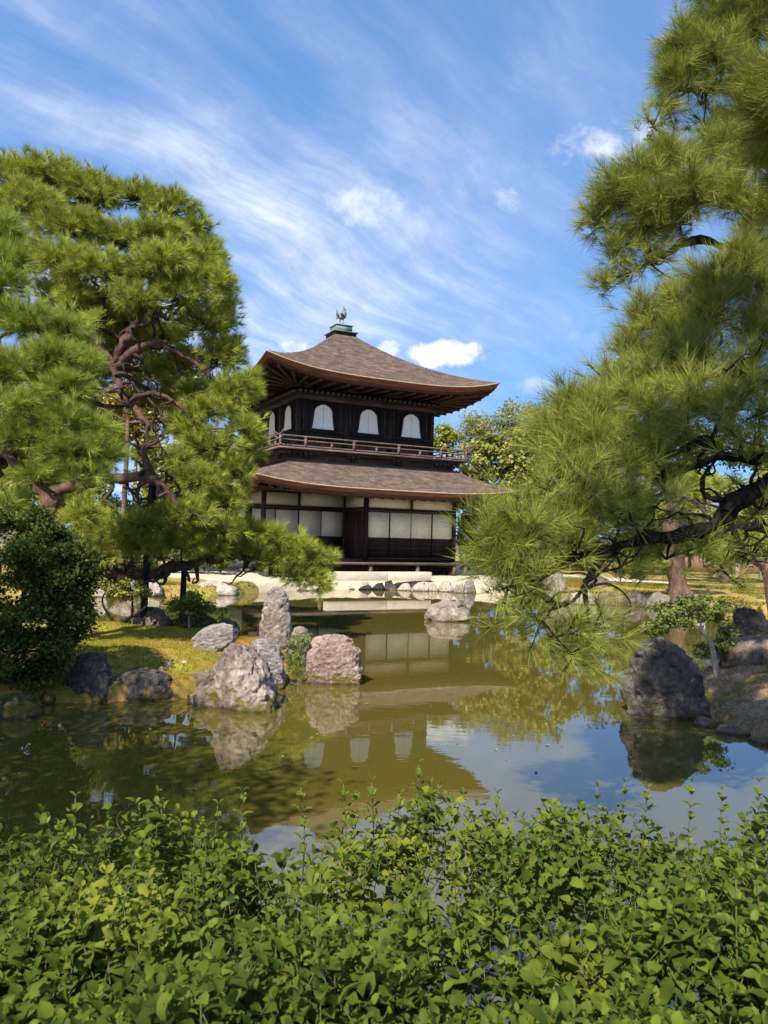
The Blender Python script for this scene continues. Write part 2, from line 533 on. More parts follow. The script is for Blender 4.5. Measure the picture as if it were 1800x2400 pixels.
REDBARK = mat_noise('red_pine_bark', [(0.030, 0.016, 0.012), (0.085, 0.040, 0.029), (0.17, 0.085, 0.062)], 5, 0.9, 0.9, 20, (1, 1, 0.6), spots=[(12, 0.36, 0.27, (0.03, 0.016, 0.012))], dist=0.03)
BLACKBARK = mat_noise('black_pine_bark', [(0.006, 0.005, 0.004), (0.015, 0.011, 0.009), (0.045, 0.031, 0.024)], 9, 0.95, 1.0, 34, spots=[(11, 0.66, 0.74, (0.10, 0.08, 0.06))], dist=0.04, spec=0.1)
TWIG = mat_noise('twig_bark', [(0.03, 0.02, 0.015), (0.065, 0.045, 0.033)], 9, 0.9, 0.3, 40)
POLE = mat_noise('charred_pole', [(0.007, 0.0065, 0.0065), (0.014, 0.013, 0.012)], 8, 0.8, 0.3, 40)
PALEBARK = mat_noise('pale_bark', [(0.24, 0.20, 0.15), (0.36, 0.31, 0.24)], 9, 0.9, 0.4, 30, spots=[(11, 0.62, 0.72, (0.12, 0.10, 0.07))])
STEMG = mat_noise('green_stem', [(0.055, 0.070, 0.018), (0.095, 0.105, 0.028), (0.10, 0.070, 0.03)], 12, 0.7, 0.1, 40)
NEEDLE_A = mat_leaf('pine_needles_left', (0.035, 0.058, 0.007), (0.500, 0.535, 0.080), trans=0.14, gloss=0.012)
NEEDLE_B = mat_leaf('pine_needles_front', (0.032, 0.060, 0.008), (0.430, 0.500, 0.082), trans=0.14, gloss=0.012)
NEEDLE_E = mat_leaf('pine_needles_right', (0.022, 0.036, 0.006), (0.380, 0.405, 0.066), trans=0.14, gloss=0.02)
HEDGE = mat_leaf('hedge_leaf', (0.028, 0.052, 0.008), (0.125, 0.160, 0.020), (0.185, 0.200, 0.024), trans=0.30, gloss=0.022, rough=0.45, nscale=1.6)
BUSHLEAF = mat_leaf('dark_bush_leaf', (0.026, 0.042, 0.009), (0.095, 0.120, 0.022), trans=0.25, gloss=0.004)
SHRUBLEAF = mat_leaf('bright_shrub_leaf', (0.075, 0.10, 0.018), (0.21, 0.24, 0.045), trans=0.35, gloss=0.02)
LEAF_OLIVE = mat_leaf('olive_leaf', (0.075, 0.085, 0.015), (0.34, 0.32, 0.06), trans=0.3, gloss=0.02)
LEAF_BAMBOO = mat_leaf('bamboo_leaf', (0.14, 0.15, 0.04), (0.36, 0.36, 0.12), trans=0.4, gloss=0.02)
LEAF_GOLD = mat_leaf('golden_leaf', (0.10, 0.085, 0.008), (0.36, 0.26, 0.018), (0.34, 0.19, 0.02), trans=0.4, gloss=0.03)
LEAF_LIME = mat_leaf('lime_leaf', (0.085, 0.105, 0.008), (0.28, 0.30, 0.022), (0.30, 0.25, 0.02), trans=0.4, gloss=0.03, nscale=0.6)
LEAF_GREEN = mat_leaf('green_leaf', (0.03, 0.05, 0.010), (0.12, 0.155, 0.028), trans=0.3, gloss=0.015)
MOSSBLADE = mat_leaf('moss_blade', (0.12, 0.11, 0.012), (0.36, 0.29, 0.028), (0.46, 0.22, 0.04), trans=0.2, gloss=0.0, nscale=0.9, zone=-2.9)
GROUNDC = mat_leaf('bank_ground_cover', (0.07, 0.075, 0.012), (0.26, 0.24, 0.04), (0.30, 0.17, 0.05), trans=0.2, gloss=0.0, nscale=.5)
LITTER = mat_leaf('fallen_needles', (0.11, 0.075, 0.045), (0.34, 0.23, 0.12), (0.10, 0.11, 0.03), trans=0.05, gloss=0.0, nscale=1.1)
WHITEWALL = mat_noise('white_wall', [(0.66, 0.64, 0.60), (0.74, 0.72, 0.68)], 2, 0.9, 0.05, 30)
REDWALL = mat_noise('red_clay_wall', [(0.17, 0.10, 0.065), (0.23, 0.13, 0.085)], 2, 0.9, 0.1, 30)
TILE = mat_noise('grey_roof_tile', [(0.10, 0.10, 0.105), (0.16, 0.16, 0.165)], 4, 0.7, 0.3, 20)

# still, silty pond water
WATER, h, out = new_mat('pond_water')
pw = h.n('ShaderNodeBsdfPrincipled')
co = h.n('ShaderNodeTexCoord').outputs['Object']
silt = h.noise(co, 0.35, 4, 0.5)
h.put(pw.inputs['Base Color'], h.mix(silt, rgb(0.072, 0.060, 0.011), rgb(0.092, 0.077, 0.015)))
pw.inputs['Roughness'].default_value = 0.012
pw.inputs['IOR'].default_value = 2.25
pw.inputs['Specular IOR Level'].default_value = 0.5
rip = h.math('ADD', h.noise(h.mapping(co, scale=(1, 1.8, 1)), 5.0, 3, 0.5), h.math('MULTIPLY', h.noise(h.mapping(co, scale=(1, 2.2, 1)), 1.3, 2, 0.5), 1.6))
calm = h.maprange(h.noise(co, 0.22, 2, 0.5), 0.40, 0.62, 0.35, 1.0)
bmp = h.n('ShaderNodeBump')
bmp.inputs['Distance'].default_value = 0.0005
h.put(bmp.inputs['Strength'], h.math('MULTIPLY', calm, 1.0))
h.put(bmp.inputs['Height'], rip)
WATER.node_tree.links.new(bmp.outputs[0], pw.inputs['Normal'])
WATER.node_tree.links.new(pw.outputs[0], out.inputs[0])

# ------------------------------------------------------------------ ground, banks and water
LEFT_LAND = np.array([(-16, 6.2), (-6, 6.6), (-4.3, 7.2), (-3.75, 7.75), (-3.45, 8.3), (-2.93, 8.5), (-2.3, 8.75), (-1.9, 9.2), (-1.45, 9.6), (-1.2, 10.3), (-1.3, 11.5), (-1.65, 12.5), (-2.7, 13.0), (-3.9, 13.1), (-5.5, 13.6), (-16, 14.2)])
RIGHT_LAND = np.array([(2.7, -3), (2.75, 1.5), (3.15, 4), (3.4, 6), (3.72, 7.2), (3.5, 8.1), (3.75, 8.9), (4.25, 10.0), (4.45, 10.8), (5.0, 11.8), (6.2, 12.6), (7.6, 13.2), (40, 14.5), (40, -3)])
NEAR_LAND = np.array([(-40, -30), (40, -30), (40, 2.5), (2.6, 2.6), (1.3, 2.35), (0.4, 2.2), (-1.5, 1.95), (-40, 1.8)])
FAR_SHORE = np.array([(-60, 19.5), (-12, 20.5), (-8, 21.6), (-5, 23), (-3.4, 25.4), (-2.2, 26.8), (0, 27.7), (2.6, 27.7), (3.6, 26.8), (5, 24.4), (8, 23.2), (10, 22.2), (14, 20.8), (60, 18)])
FAR_LAND = np.vstack([FAR_SHORE, [(3000, 18), (3000, 4000), (-3000, 4000), (-3000, 19)]])


def sdf(P, poly):
    """signed distance to a polygon, positive inside"""
    x, y = P[:, 0], P[:, 1]
    inside = np.zeros(len(P), bool)
    best = np.full(len(P), 1e18)
    n = len(poly)
    for i in range(n):
        a, b = poly[i], poly[(i + 1) % n]
        e = b - a
        t = np.clip(((x - a[0]) * e[0] + (y - a[1]) * e[1]) / (e @ e), 0, 1)
        best = np.minimum(best, (x - a[0] - t * e[0]) ** 2 + (y - a[1] - t * e[1]) ** 2)
        cond = ((a[1] > y) != (b[1] > y)) & (x < (b[0] - a[0]) * (y - a[1]) / (b[1] - a[1] + 1e-12) + a[0])
        inside ^= cond
    d = np.sqrt(best)
    return np.where(inside, d, -d)


def sstep(a, b, x):
    t = np.clip((x - a) / (b - a), 0, 1)
    return t * t * (3 - 2 * t)


def land(P):
    """height of the ground and which piece of land it is"""
    P3 = np.column_stack([P, np.zeros(len(P))])
    n1 = fbm(P3 * 0.9, 3, 3)
    n2 = fbm(P3 * 4.0, 9, 3)
    wob = 0.10 * n2 + 0.1 * n1
    dl, dr, dn, df = (sdf(P, q) + wob * k for q, k in ((LEFT_LAND, 1), (RIGHT_LAND, 1), (NEAR_LAND, .5), (FAR_LAND, .5)))
    hl = 0.16 + 0.24 * sstep(0.1, 1.2, dl) + 0.05 * n1 + 0.012 * n2
    hr = 0.05 + 0.26 * sstep(0.0, 0.9, dr) + 0.30 * sstep(0.7, 2.4, dr) + 0.06 * n1 + 0.015 * n2
    hn = np.full(len(P), 0.25) + 0.03 * n1
    hf = 0.30 + 0.14 * sstep(0.2, 2.0, df) + 0.05 * n1 * sstep(30, 22, P[:, 1]) + 0.01 * n2
    bed = -0.55
    out = np.full(len(P), bed)
    which = np.zeros(len(P), int)
    for k, (d, hh, soft) in enumerate(((dl, hl, 0.12), (dr, hr, 0.16), (dn, hn, 0.25), (df, hf, 0.10)), 1):
        z = bed + (hh - bed) * sstep(-soft, soft, d)
        which[z > out + 1e-6] = np.where(z > -0.05, k, 0)[z > out + 1e-6]
        out = np.maximum(out, z)
    return out, which


def zland(x, y):
    return float(land(np.array([[x, y]], float))[0][0])


gx = np.concatenate([[-3000, -900, -300, -120, -60, -35, -24], np.arange(-17, 17.01, 0.13), [24, 35, 60, 120, 300, 900, 3000]])
gy = np.concatenate([[-900, -200, -50, -12, -4], np.arange(0, 15.0, 0.11), np.arange(15.0, 34.01, 0.2), [37, 42, 50, 65, 90, 140, 300, 900, 3000]])
GX, GY = np.meshgrid(gx, gy)
GP = np.column_stack([GX.ravel(), GY.ravel()])
GZ, GW = land(GP)
GV = np.column_stack([GP, GZ])
nx = len(gx)
ii, jj = np.meshgrid(np.arange(nx - 1), np.arange(len(gy) - 1))
q0 = (jj * nx + ii).ravel()
GF = np.column_stack([q0, q0 + 1, q0 + 1 + nx, q0 + nx])
fw = GW[GF].max(axis=1)
cen = GV[GF].mean(axis=1)
sandy = (fw == 4) & (cen[:, 1] > 24.5) & (cen[:, 0] > -9) & (cen[:, 0] < 4.4) & (cen[:, 1] < 42)
mossfar = (fw == 4) & ~sandy & (cen[:, 1] < 60)


def submesh(name, mask, mat):
    F = GF[mask]
    used, inv = np.unique(F, return_inverse=True)
    o = obj(name, mesh_np(name, GV[used], inv.reshape(F.shape), True), mat)
    o['kind'] = 'structure'
    return o


submesh('moss_bank', fw == 1, MOSS)
submesh('right_bank', fw == 2, BANKR)
submesh('sand_terrace', sandy, SAND)
submesh('far_bank', mossfar, FARMOSS)
submesh('ground', (fw == 3) | ((fw == 4) & ~sandy & ~mossfar), SOIL)
submesh('pond_bed', fw == 0, MUD)
wm = MB()
wm.add([(-70, -4, 0), (70, -4, 0), (70, 34, 0), (-70, 34, 0)], [(0, 1, 2, 3)])
water = wm.build('water', WATER)
water['kind'] = 'structure'

# gravel path winding across the far right bank
pp = curve([(7, 33, 0), (10, 29.5, 0), (13, 28, 0), (17, 27.5, 0), (26, 29, 0)], 40)
wd = np.array([0.9 + 0.4 * math.sin(i * .3) for i in range(40)])
pv, pf = [], []
for i, p in enumerate(pp):
    t = pp[min(i + 1, 39)] - pp[max(i - 1, 0)]
    s = np.array([-t[1], t[0], 0]) / np.linalg.norm(t[:2])
    for k in (-1, -.33, .33, 1):
        q = p + s * wd[i] * k
        q[2] = zland(q[0], q[1]) + 0.02 + 0.02 * (1 - abs(k))
        pv.append(q)
    if i:
        b = (i - 1) * 4
        pf += [(b + k, b + k + 1, b + k + 5, b + k + 4) for k in range(3)]
o = obj('path', mesh_np('path', pv, pf, True), GRAVEL)
o['kind'] = 'structure'

# ------------------------------------------------------------------ the pavilion
HX, HY, HYAW, G = -2.043, 32.385, 0.4707, 0.42
HALL = tag(empty('temple_pavilion', (HX, HY, G), HYAW), 'dark two-storey wooden temple pavilion with bark roofs and white paper screens across the pond', 'temple')


def B(name, x0, x1, y0, y1, z0, z1, mat, parent=None):
    return MB().box(x0, x1, y0, y1, z0 - G, z1 - G).build(name, mat, parent or HALL)


def beam(name, p, q, wd, hh, mat, parent=None):
    return MB().beam((p[0], p[1], p[2] - G), (q[0], q[1], q[2] - G), wd, hh).build(name, mat, parent or HALL)


rng = np.random.default_rng(5)


def roof_z(E, T, ze, zt, curl, pw, a, u, v):
    g = a * v + (1 - a) * v * v
    return ze + (zt - ze) * g + curl * np.abs(u) ** pw * (1 - v) ** 2


def roof(prefix, ex, ey, tx, ty, ze, zt, curl, pw, a, courses, cx=0.0, thick=0.2, wallx=3.0, wally=3.0, zwall=7.4, nraft=16, seed=1):
    U = np.linspace(-1, 1, 61)
    V, F = [], []
    for side in range(4):
        rows = []
        for c in range(courses):
            for v, lip in ((c / courses, 0.016), ((c + 1) / courses, 0.0)):
                hx, hy = ex + (tx - ex) * v, ey + (ty - ey) * v
                z = roof_z(None, None, ze, zt, curl, pw, a, U, v) + lip
                z = z + 0.007 * vnoise(np.column_stack([U * 30, np.full(61, c * 3.1 + side * 50), np.full(61, v * 7)]), seed)
                if side == 0:
                    P = np.column_stack([U * hx, np.full(61, -hy), z])
                elif side == 1:
                    P = np.column_stack([np.full(61, hx), U * hy, z])
                elif side == 2:
                    P = np.column_stack([-U * hx, np.full(61, hy), z])
                else:
                    P = np.column_stack([np.full(61, -hx), -U * hy, z])
                rows.append(P)
        base = sum(len(x) for x in V)
        V.append(np.vstack(rows))
        for r_ in range(len(rows) - 1):
            for k in range(60):
                b = base + r_ * 61 + k
                F.append((b, b + 1, b + 62, b + 61))
    Vt = np.vstack(V)
    Vt[:, 0] += cx
    Vt[:, 2] -= G
    ro = obj(prefix, mesh_np(prefix, Vt, F), BARK_ROOF, HALL)

    def ring(inx, dz, lo):
        P = []
        for side in range(4):
            z = roof_z(None, None, ze, zt, curl, pw, a, U, 0.0) + dz
            hx, hy = ex - inx, ey - inx
            m = np.full(61, 1.0)
            if side == 0:
                q = np.column_stack([U * hx, -hy * m, z])
            elif side == 1:
                q = np.column_stack([hx * m, U * hy, z])
            elif side == 2:
                q = np.column_stack([-U * hx, hy * m, z])
            else:
                q = np.column_stack([-hx * m, -U * hy, z])
            P.append(q[:-1])
        P = np.vstack(P)
        P[:, 0] += cx
        P[:, 2] -= G
        return P

    def band(name, prof, mat, parent):
        rs = [ring(i_, d_, 0) for i_, d_ in prof]
        n = len(rs[0])
        Fb = []
        for r_ in range(len(rs) - 1):
            for k in range(n):
                Fb.append((r_ * n + k, (r_ + 1) * n + k, (r_ + 1) * n + (k + 1) % n, r_ * n + (k + 1) % n))
        return obj(name, mesh_np(name, np.vstack(rs), Fb), mat, parent)
    band('roof_edge_cap', [(0.0, 0.016), (-0.02, 0.0), (-0.015, -0.03), (0.02, -0.032)], EDGE_LIGHT, ro)
    band('roof_edge', [(0.012, -0.031), (0.03, -0.10), (0.045, -0.102), (0.07, -thick), (0.12, -thick - 0.005)], BARK_EDGE, ro)
    band('eave_board', [(0.10, -thick - 0.004), (0.13, -thick - 0.10), (0.22, -thick - 0.104)], WOODH, ro)
    # soffit from the eave board in to the wall head
    outer = ring(0.18, -thick - 0.06, 0)
    n = len(outer)
    s_in = []
    for side in range(4):
        hx, hy = wallx, wally
        m = np.ones(61)
        q = (np.column_stack([U * hx, -hy * m, m]), np.column_stack([hx * m, U * hy, m]), np.column_stack([-U * hx, hy * m, m]), np.column_stack([-hx * m, -U * hy, m]))[side]
        s_in.append(q[:-1])
    s_in = np.vstack(s_in)
    s_in[:, 2] = zwall - G
    Fs = [(k, (k + 1) % n, n + (k + 1) % n, n + k) for k in range(n)]
    obj('soffit', mesh_np('soffit', np.vstack([outer, s_in]), Fs), WOOD, ro)
    # rafters below the soffit, each one a piece
    for side in range(4):
        hx, hy = (ex, ey) if side % 2 == 0 else (ey, ex)
        wl, wo_ = (wallx, wally) if side % 2 == 0 else (wally, wallx)
        ang = side * math.pi / 2
        ca_, sa_ = math.cos(ang), math.sin(ang)
        for k in range(nraft):
            u = -0.94 + 1.88 * k / (nraft - 1)
            zo = float(roof_z(None, None, ze, zt, curl, pw, a, np.array([u]), 0.0)[0]) - thick - 0.10
            xo, yo = u * (hx - 0.2), -(hy - 0.17)
            xi, yi = float(np.clip(u * (hx - 0.2), -wl, wl)), -wo_
            p = (xo * ca_ - yo * sa_ + cx, xo * sa_ + yo * ca_, zo - 0.035)
            q = (xi * ca_ - yi * sa_, xi * sa_ + yi * ca_, zwall - 0.12)
            beam('rafter', p, q, 0.075, 0.10, WOODH, ro)
    return ro


upper_roof = roof('upper_roof', 4.86, 4.86, 0.40, 0.40, 7.74, 10.47, 0.47, 3.2, 0.62, 40, 0, 0.20, 3.05, 3.05, 7.62, 17, 1)
lower_roof = roof('lower_roof', 5.45, 5.62, 3.58, 3.58, 3.60, 4.67, 0.30, 3.6, 0.72, 20, 0.14, 0.16, 3.9, 3.4, 3.72, 24, 2)

# stone plinth under the hall
for k, (x, y) in enumerate([(x, y) for y in (-3.29, -1.3, 3.2) for x in (-4.28, -2.2, -0.16, 1.84, 3.8)]):
    B('foundation_stone', x - .2, x + .2, y - .2, y + .2, 0.36, 0.55, STONE_CUT)
# ground floor frame
YF, YB = -3.29, -1.30
for x in (-0.16, 3.84):
    B('pillar', x - .075, x + .075, YF - .075, YF + .075, 0.55, 3.62, WOOD)
B('pillar', -4.355, -4.205, YF - .075, YF + .075, 0.55, 3.62, WOODH)
for x in (-4.28, 3.84):
    B('pillar', x - .075, x + .075, 3.12, 3.27, 0.55, 3.62, WOOD)
B('pillar', -.235, -.085, YB - .075, YB + .075, 0.55, 3.62, WOOD)
B('pillar', -4.355, -4.205, YB - .075, YB + .075, 0.55, 3.62, WOOD)
B('eave_beam', -4.5, 4.0, YF - .06, YF + .06, 3.50, 3.66, WOODH)
B('floor', -4.4, 3.84, YF + .08, 3.2, 0.93, 1.02, WOODB)
B('side_wall', 3.80, 3.88, YF + .078, 3.12, 1.0, 3.6, WOODV)
B('side_wall', -4.32, -4.24, YB + .078, 3.12, 1.0, 3.6, PLASTER)
B('back_wall', -4.2, 3.76, 3.16, 3.24, 1.0, 3.6, WOODV)
# front right bay
xs = [-0.085, 0.88, 1.84, 2.81, 3.765]
B('lintel', -0.085, 3.765, YF - .05, YF + .05, 2.885, 2.975, WOODH)
B('lintel', -0.085, 3.765, YF - .035, YF + .04, 2.985, 3.03, WOOD)
B('sill_beam', -0.085, 3.765, YF - .05, YF + .05, 1.02, 1.10, WOODH)
B('plaster_panel', -0.085, 1.795, YF + .0, YF + .03, 3.03, 3.50, PLASTER)
B('plaster_panel', 1.885, 3.765, YF + .0, YF + .03, 3.03, 3.50, PLASTER)
B('strut', 1.795, 1.885, YF - .05, YF + .05, 3.031, 3.50, WOODH)
for k in range(4):
    a0, b0 = xs[k] + .012, xs[k + 1] - .012
    dy_ = -0.012 if k % 2 else 0.014
    sc = B('paper_screen', a0, b0, YF + dy_, YF + dy_ + .03, 1.10, 2.884, WOOD)
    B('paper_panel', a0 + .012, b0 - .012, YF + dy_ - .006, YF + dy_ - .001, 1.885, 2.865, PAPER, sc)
    B('panel_rail', a0, b0, YF + dy_ - .010, YF + dy_ - .0015, 1.84, 1.884, WOODH, sc)
    for z in (1.28, 1.47, 1.66):
        B('panel_rail', a0, b0, YF + dy_ - .012, YF + dy_ - .0015, z, z + .018, WOODB, sc)
    for q in range(1, 6):
        z = 1.885 + q * 0.163
        B('lattice_line', a0 + .012, b0 - .012, YF + dy_ - .0072, YF + dy_ - .0062, z, z + .004, PLASTER, sc)
# recessed veranda behind the left half
B('veranda_side_wall', -.19, -.13, YF + .076, YB - .076, 1.02, 2.90, WOODR)
for q in range(6):
    y = YF + .1 + q * .29
    B('batten', -.205, -.191, y, y + .03, 1.05, 2.88, WOOD)
B('plaster_panel', -.19, -.13, YF + .076, YB - .076, 3.06, 3.50, PLASTER)
B('lintel', -.215, -.105, YF + .076, YB - .076, 2.901, 3.058, WOODH)
B('lintel', -4.2, -.236, YB - .06, YB + .05, 2.91, 3.06, WOODH)
B('sill_beam', -4.2, -.236, YB - .05, YB + .05, 1.02, 1.10, WOODH)
ed = [-0.235, -1.21, -2.18, -3.15, -4.12]
for k in range(4):
    b0, a0 = ed[k] - .012, ed[k + 1] + .012
    dy_ = -0.012 if k % 2 else 0.014
    sc = B('paper_screen', a0, b0, YB + dy_, YB + dy_ + .03, 1.10, 2.909, WOOD)
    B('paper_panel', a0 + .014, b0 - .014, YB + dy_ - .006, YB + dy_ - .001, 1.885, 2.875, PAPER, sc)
    B('panel_rail', a0, b0, YB + dy_ - .010, YB + dy_ - .0015, 1.84, 1.884, WOODH, sc)
    for q in range(1, 6):
        z = 1.885 + q * 0.163
        B('lattice_line', a0 + .014, b0 - .014, YB + dy_ - .0072, YB + dy_ - .0062, z, z + .004, PLASTER, sc)
for a0, b0 in ((-2.14, -.236), (-4.2, -2.23)):
    B('plaster_panel', a0, b0, YB, YB + .03, 3.06, 3.56, PLASTER)
B('strut', -2.23, -2.14, YB - .05, YB + .05, 3.06, 3.56, WOODH)
# open veranda deck, its edge beam, posts and the slatted skirting under it
B('deck_edge', -4.8, 3.92, -4.30, -4.20, 0.855, 0.95, RAILW)
for q in range(9):
    y = -4.195 + q * 0.098
    B('deck_board', -4.8, 3.92, y, y + .094, 0.915, 0.945 + .002 * (q % 2), WOODB)
B('deck_edge', 3.925, 4.0, -4.30, -3.36, 0.855, 0.95, RAILW)
for x in (-4.4, -2.36, -.34, 1.68, 3.34, 3.86):
    B('deck_post', x - .065, x + .065, -4.25, -4.12, 0.44, 0.853, RAILW)
B('skirting_rail', -4.4, 3.8, -3.42, -3.37, 0.80, 0.90, WOODH)
B('skirting_rail', -4.4, 3.8, -3.42, -3.37, 0.50, 0.545, WOODH)
x = -4.36
while x < 3.78:
    B('skirting_slat', x, x + .05, -3.41, -3.385, 0.546, 0.799, WOODH)
    x += .125
B('skirting_back', -4.4, 3.8, -3.36, -3.33, 0.46, 0.92, WOODV)

# upper storey -------------------------------------------------------
UA = 2.95
B('upper_core', -UA + .05, UA - .05, -UA + .05, UA - .05, 4.6, 7.64, WOODV)
B('balcony_skirt', -3.56, 3.56, -3.56, 3.56, 4.55, 4.98, WOODB)
B('skirt_rail', -3.60, 3.60, -3.60, 3.60, 4.655, 4.725, WOODB)
for side in range(4):
    ang = side * math.pi / 2
    ca_, sa_ = math.cos(ang), math.sin(ang)

    def bb(name, x0, x1, y0, y1, z0, z1, mat, parent=None):
        m = MB().box(x0, x1, y0, y1, z0 - G, z1 - G)
        for arr in m.V:
            xx, yy = arr[:, 0].copy(), arr[:, 1].copy()
            arr[:, 0], arr[:, 1] = xx * ca_ - yy * sa_, xx * sa_ + yy * ca_
        return m.build(name, mat, parent or HALL)

    def bt(name, P, r_, mat, parent=None, seg=8):
        P = np.array(P, float)
        xx, yy = P[:, 0].copy(), P[:, 1].copy()
        P[:, 0], P[:, 1], P[:, 2] = xx * ca_ - yy * sa_, xx * sa_ + yy * ca_, P[:, 2] - G
        return MB().tube(P, r_, seg).build(name, mat, parent or HALL, True)

    # balcony: floor edge, three rails with curled ends, posts
    bb('balcony_edge', -4.02, 4.02, -4.03, -3.95, 5.0, 5.07, RAILW)
    bb('balcony_floor', -3.94, 3.94, -3.945, -2.95, 5.01, 5.05, WOODB)
    bb('balcony_beam', -3.72, 3.72, -3.72, -3.60, 4.93, 5.005, WOODB)
    xx_ = np.linspace(-4.22, 4.22, 41)
    for zr, ext, r_ in ((5.475, 4.28, .030), (5.325, 4.16, .026), (5.125, 4.04, .034)):
        xq = np.linspace(-ext, ext, 45)
        up = np.where(np.abs(xq) > 3.95, ((np.abs(xq) - 3.95) / .33) ** 1.6 * .13, 0) if zr > 5.2 else 0 * xq
        bt('rail', np.column_stack([xq, np.full(45, -3.95 + (0.0 if side % 2 else 0.002)), np.full(45, zr + (0.03 if side % 2 else 0.0)) + up]), r_, RAILW)
    for x in (-3.95, -2.99, -1.05, .85, 2.75):
        bb('railing_post', x - .045, x + .045, -3.995, -3.905, 5.071, 5.47, RAILW)
        if x > -3.9:
            bb('post_cap', x - .06, x + .06, -4.0, -3.9, 5.40, 5.444, WOODB)
    for x in (-1.95, -.1, 1.8, 3.4):
        bb('railing_strut', x - .04, x + .04, -3.98, -3.92, 5.071, 5.30, RAILW)
    # carved brackets on the skirt
    for x in (-3.5, -2.86, -.93, 1.0, 2.92, 3.5):
        if abs(x) == 3.5 and side % 2:
            continue
        br = bb('bracket', x - .09, x + .09, -3.70, -3.605, 4.735, 4.80, WOOD)
        bb('bracket_arm', x - .25, x + .25, -3.68, -3.61, 4.801, 4.85, WOOD, br)
        for q in (-.2, 0, .2):
            bb('bracket_block', x + q - .06, x + q + .06, -3.70, -3.605, 4.851, 4.925, WOODB, br)
    # wall: corner and bay posts, head beam, sill rail, boards
    if side in (0, 1, 3):
        for x in (-UA + .06, -.97, .97):
            bb('upper_pillar', x - .08, x + .08, -UA - .035, -UA + .10, 5.05, 7.04, WOODB if side == 3 else WOOD)  # left-side posts take the paler timber: their sunlit tone is in the colour
        bb('head_beam', -UA - .06, UA - .06, -UA - .07, -UA + .08, 7.04, 7.22, WOODB)
        bb('head_board', -UA - .10, UA - .10, -UA - .13, -UA + .08, 7.225, 7.30, WOOD)
        for k in range(27):
            x = -UA + .02 + k * (2 * UA - .12) / 26
            bt('eave_tile', [(x, -UA - .20, 7.335), (x, -UA - .10, 7.345), (x, -UA + .06, 7.36)], .066, WOODB)
        bb('sill_rail', -UA + .14, UA - .14, -UA - .025, -UA + .06, 5.83, 5.93, WOOD)
        for k in range(29):
            x0 = -UA + .14 + k * (2 * UA - .28) / 29
            x1 = x0 + (2 * UA - .28) / 29 - .006
            if min(abs((x0 + x1) / 2 - .97), abs((x0 + x1) / 2 + .97)) < .06:
                continue
            dp = .004 * ((k * 7) % 3)
            bb('wall_board', x0, x1, -UA + .012 - dp, -UA + .05, 5.06, 5.45, WOODR)  # lower boards redder than those above: sunlight on them put into the colour
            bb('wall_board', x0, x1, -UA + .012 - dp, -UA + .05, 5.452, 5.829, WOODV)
        for xc in (-1.92, 0.0, 1.92):
            # bell-shaped window: cusped arch outline, two paper leaves, raised frame
            hf = [(0.0, 6.90), (.07, 6.895), (.13, 6.87), (.17, 6.84), (.235, 6.82), (.285, 6.765), (.33, 6.71), (.365, 6.62), (.385, 6.45), (.405, 6.25), (.43, 6.08), (.462, 5.955)]
            for sgn in (-1, 1):
                pts = [(xc + sgn * .006, 5.955)] + [(xc + sgn * max(.006, a), z) for a, z in hf]
                n = len(pts)
                Vv = [(x, -UA - .012, z - G) for x, z in pts]
                arr = np.array(Vv)
                xx, yy = arr[:, 0].copy(), arr[:, 1].copy()
                arr[:, 0], arr[:, 1] = xx * ca_ - yy * sa_, xx * sa_ + yy * ca_
                bm = bmesh.new()
                vv = [bm.verts.new(v) for v in arr]
                fc = bm.faces.new(vv if sgn < 0 else vv[::-1])
                bmesh.ops.triangulate(bm, faces=[fc])
                bm.normal_update()
                me = bpy.data.meshes.new('window_leaf')
                bm.to_mesh(me)
                bm.free()
                md = obj('window_leaf', me, WINDOWP, HALL)
                sol = md.modifiers.new('thickness', 'SOLIDIFY')
                sol.thickness = 0.012
            fr = [(xc - a, z) for a, z in hf[::-1]] + [(xc + a, z) for a, z in hf[1:]]
            fr = [(xc + (x - xc) * 1.07, z + (.03 if z > 6.5 else 0)) for x, z in fr]
            bt('window_frame', [(x, -UA - .012, z) for x, z in fr], .036, WOOD, None, 6)
            bb('window_sill', xc - .52, xc + .52, -UA - .05, -UA - .026, 5.89, 5.952, WOOD)
            # planks between window and posts
            for q in (-.80, -.64, .56, .72):
                bb('cover_strip', xc + q, xc + q + .035, -UA + .02, -UA + .045, 5.94, 7.03, WOODB if q in (-.80, .72) else WOOD)
    # bracket arms in the dark under the upper eave
    for x in (-2.89, -.97, .97, 2.89):
        bb('eave_bracket', x - .09, x + .09, -UA - .75, -UA + .04, 7.50, 7.60, WOOD)
        bb('eave_bracket', x - .30, x + .30, -UA - .42, -UA - .32, 7.42, 7.50, WOOD)
B('roof_cap_skirt', -.50, .50, -.50, .50, 10.43, 10.55, WOOD)
B('roof_cap_plate', -.56, .56, -.56, .56, 10.551, 10.585, COPPER)
B('roof_cap_box', -.36, .36, -.36, .36, 10.586, 10.87, COPPER)
B('roof_cap_lid', -.395, .395, -.395, .395, 10.871, 10.90, COPPER)

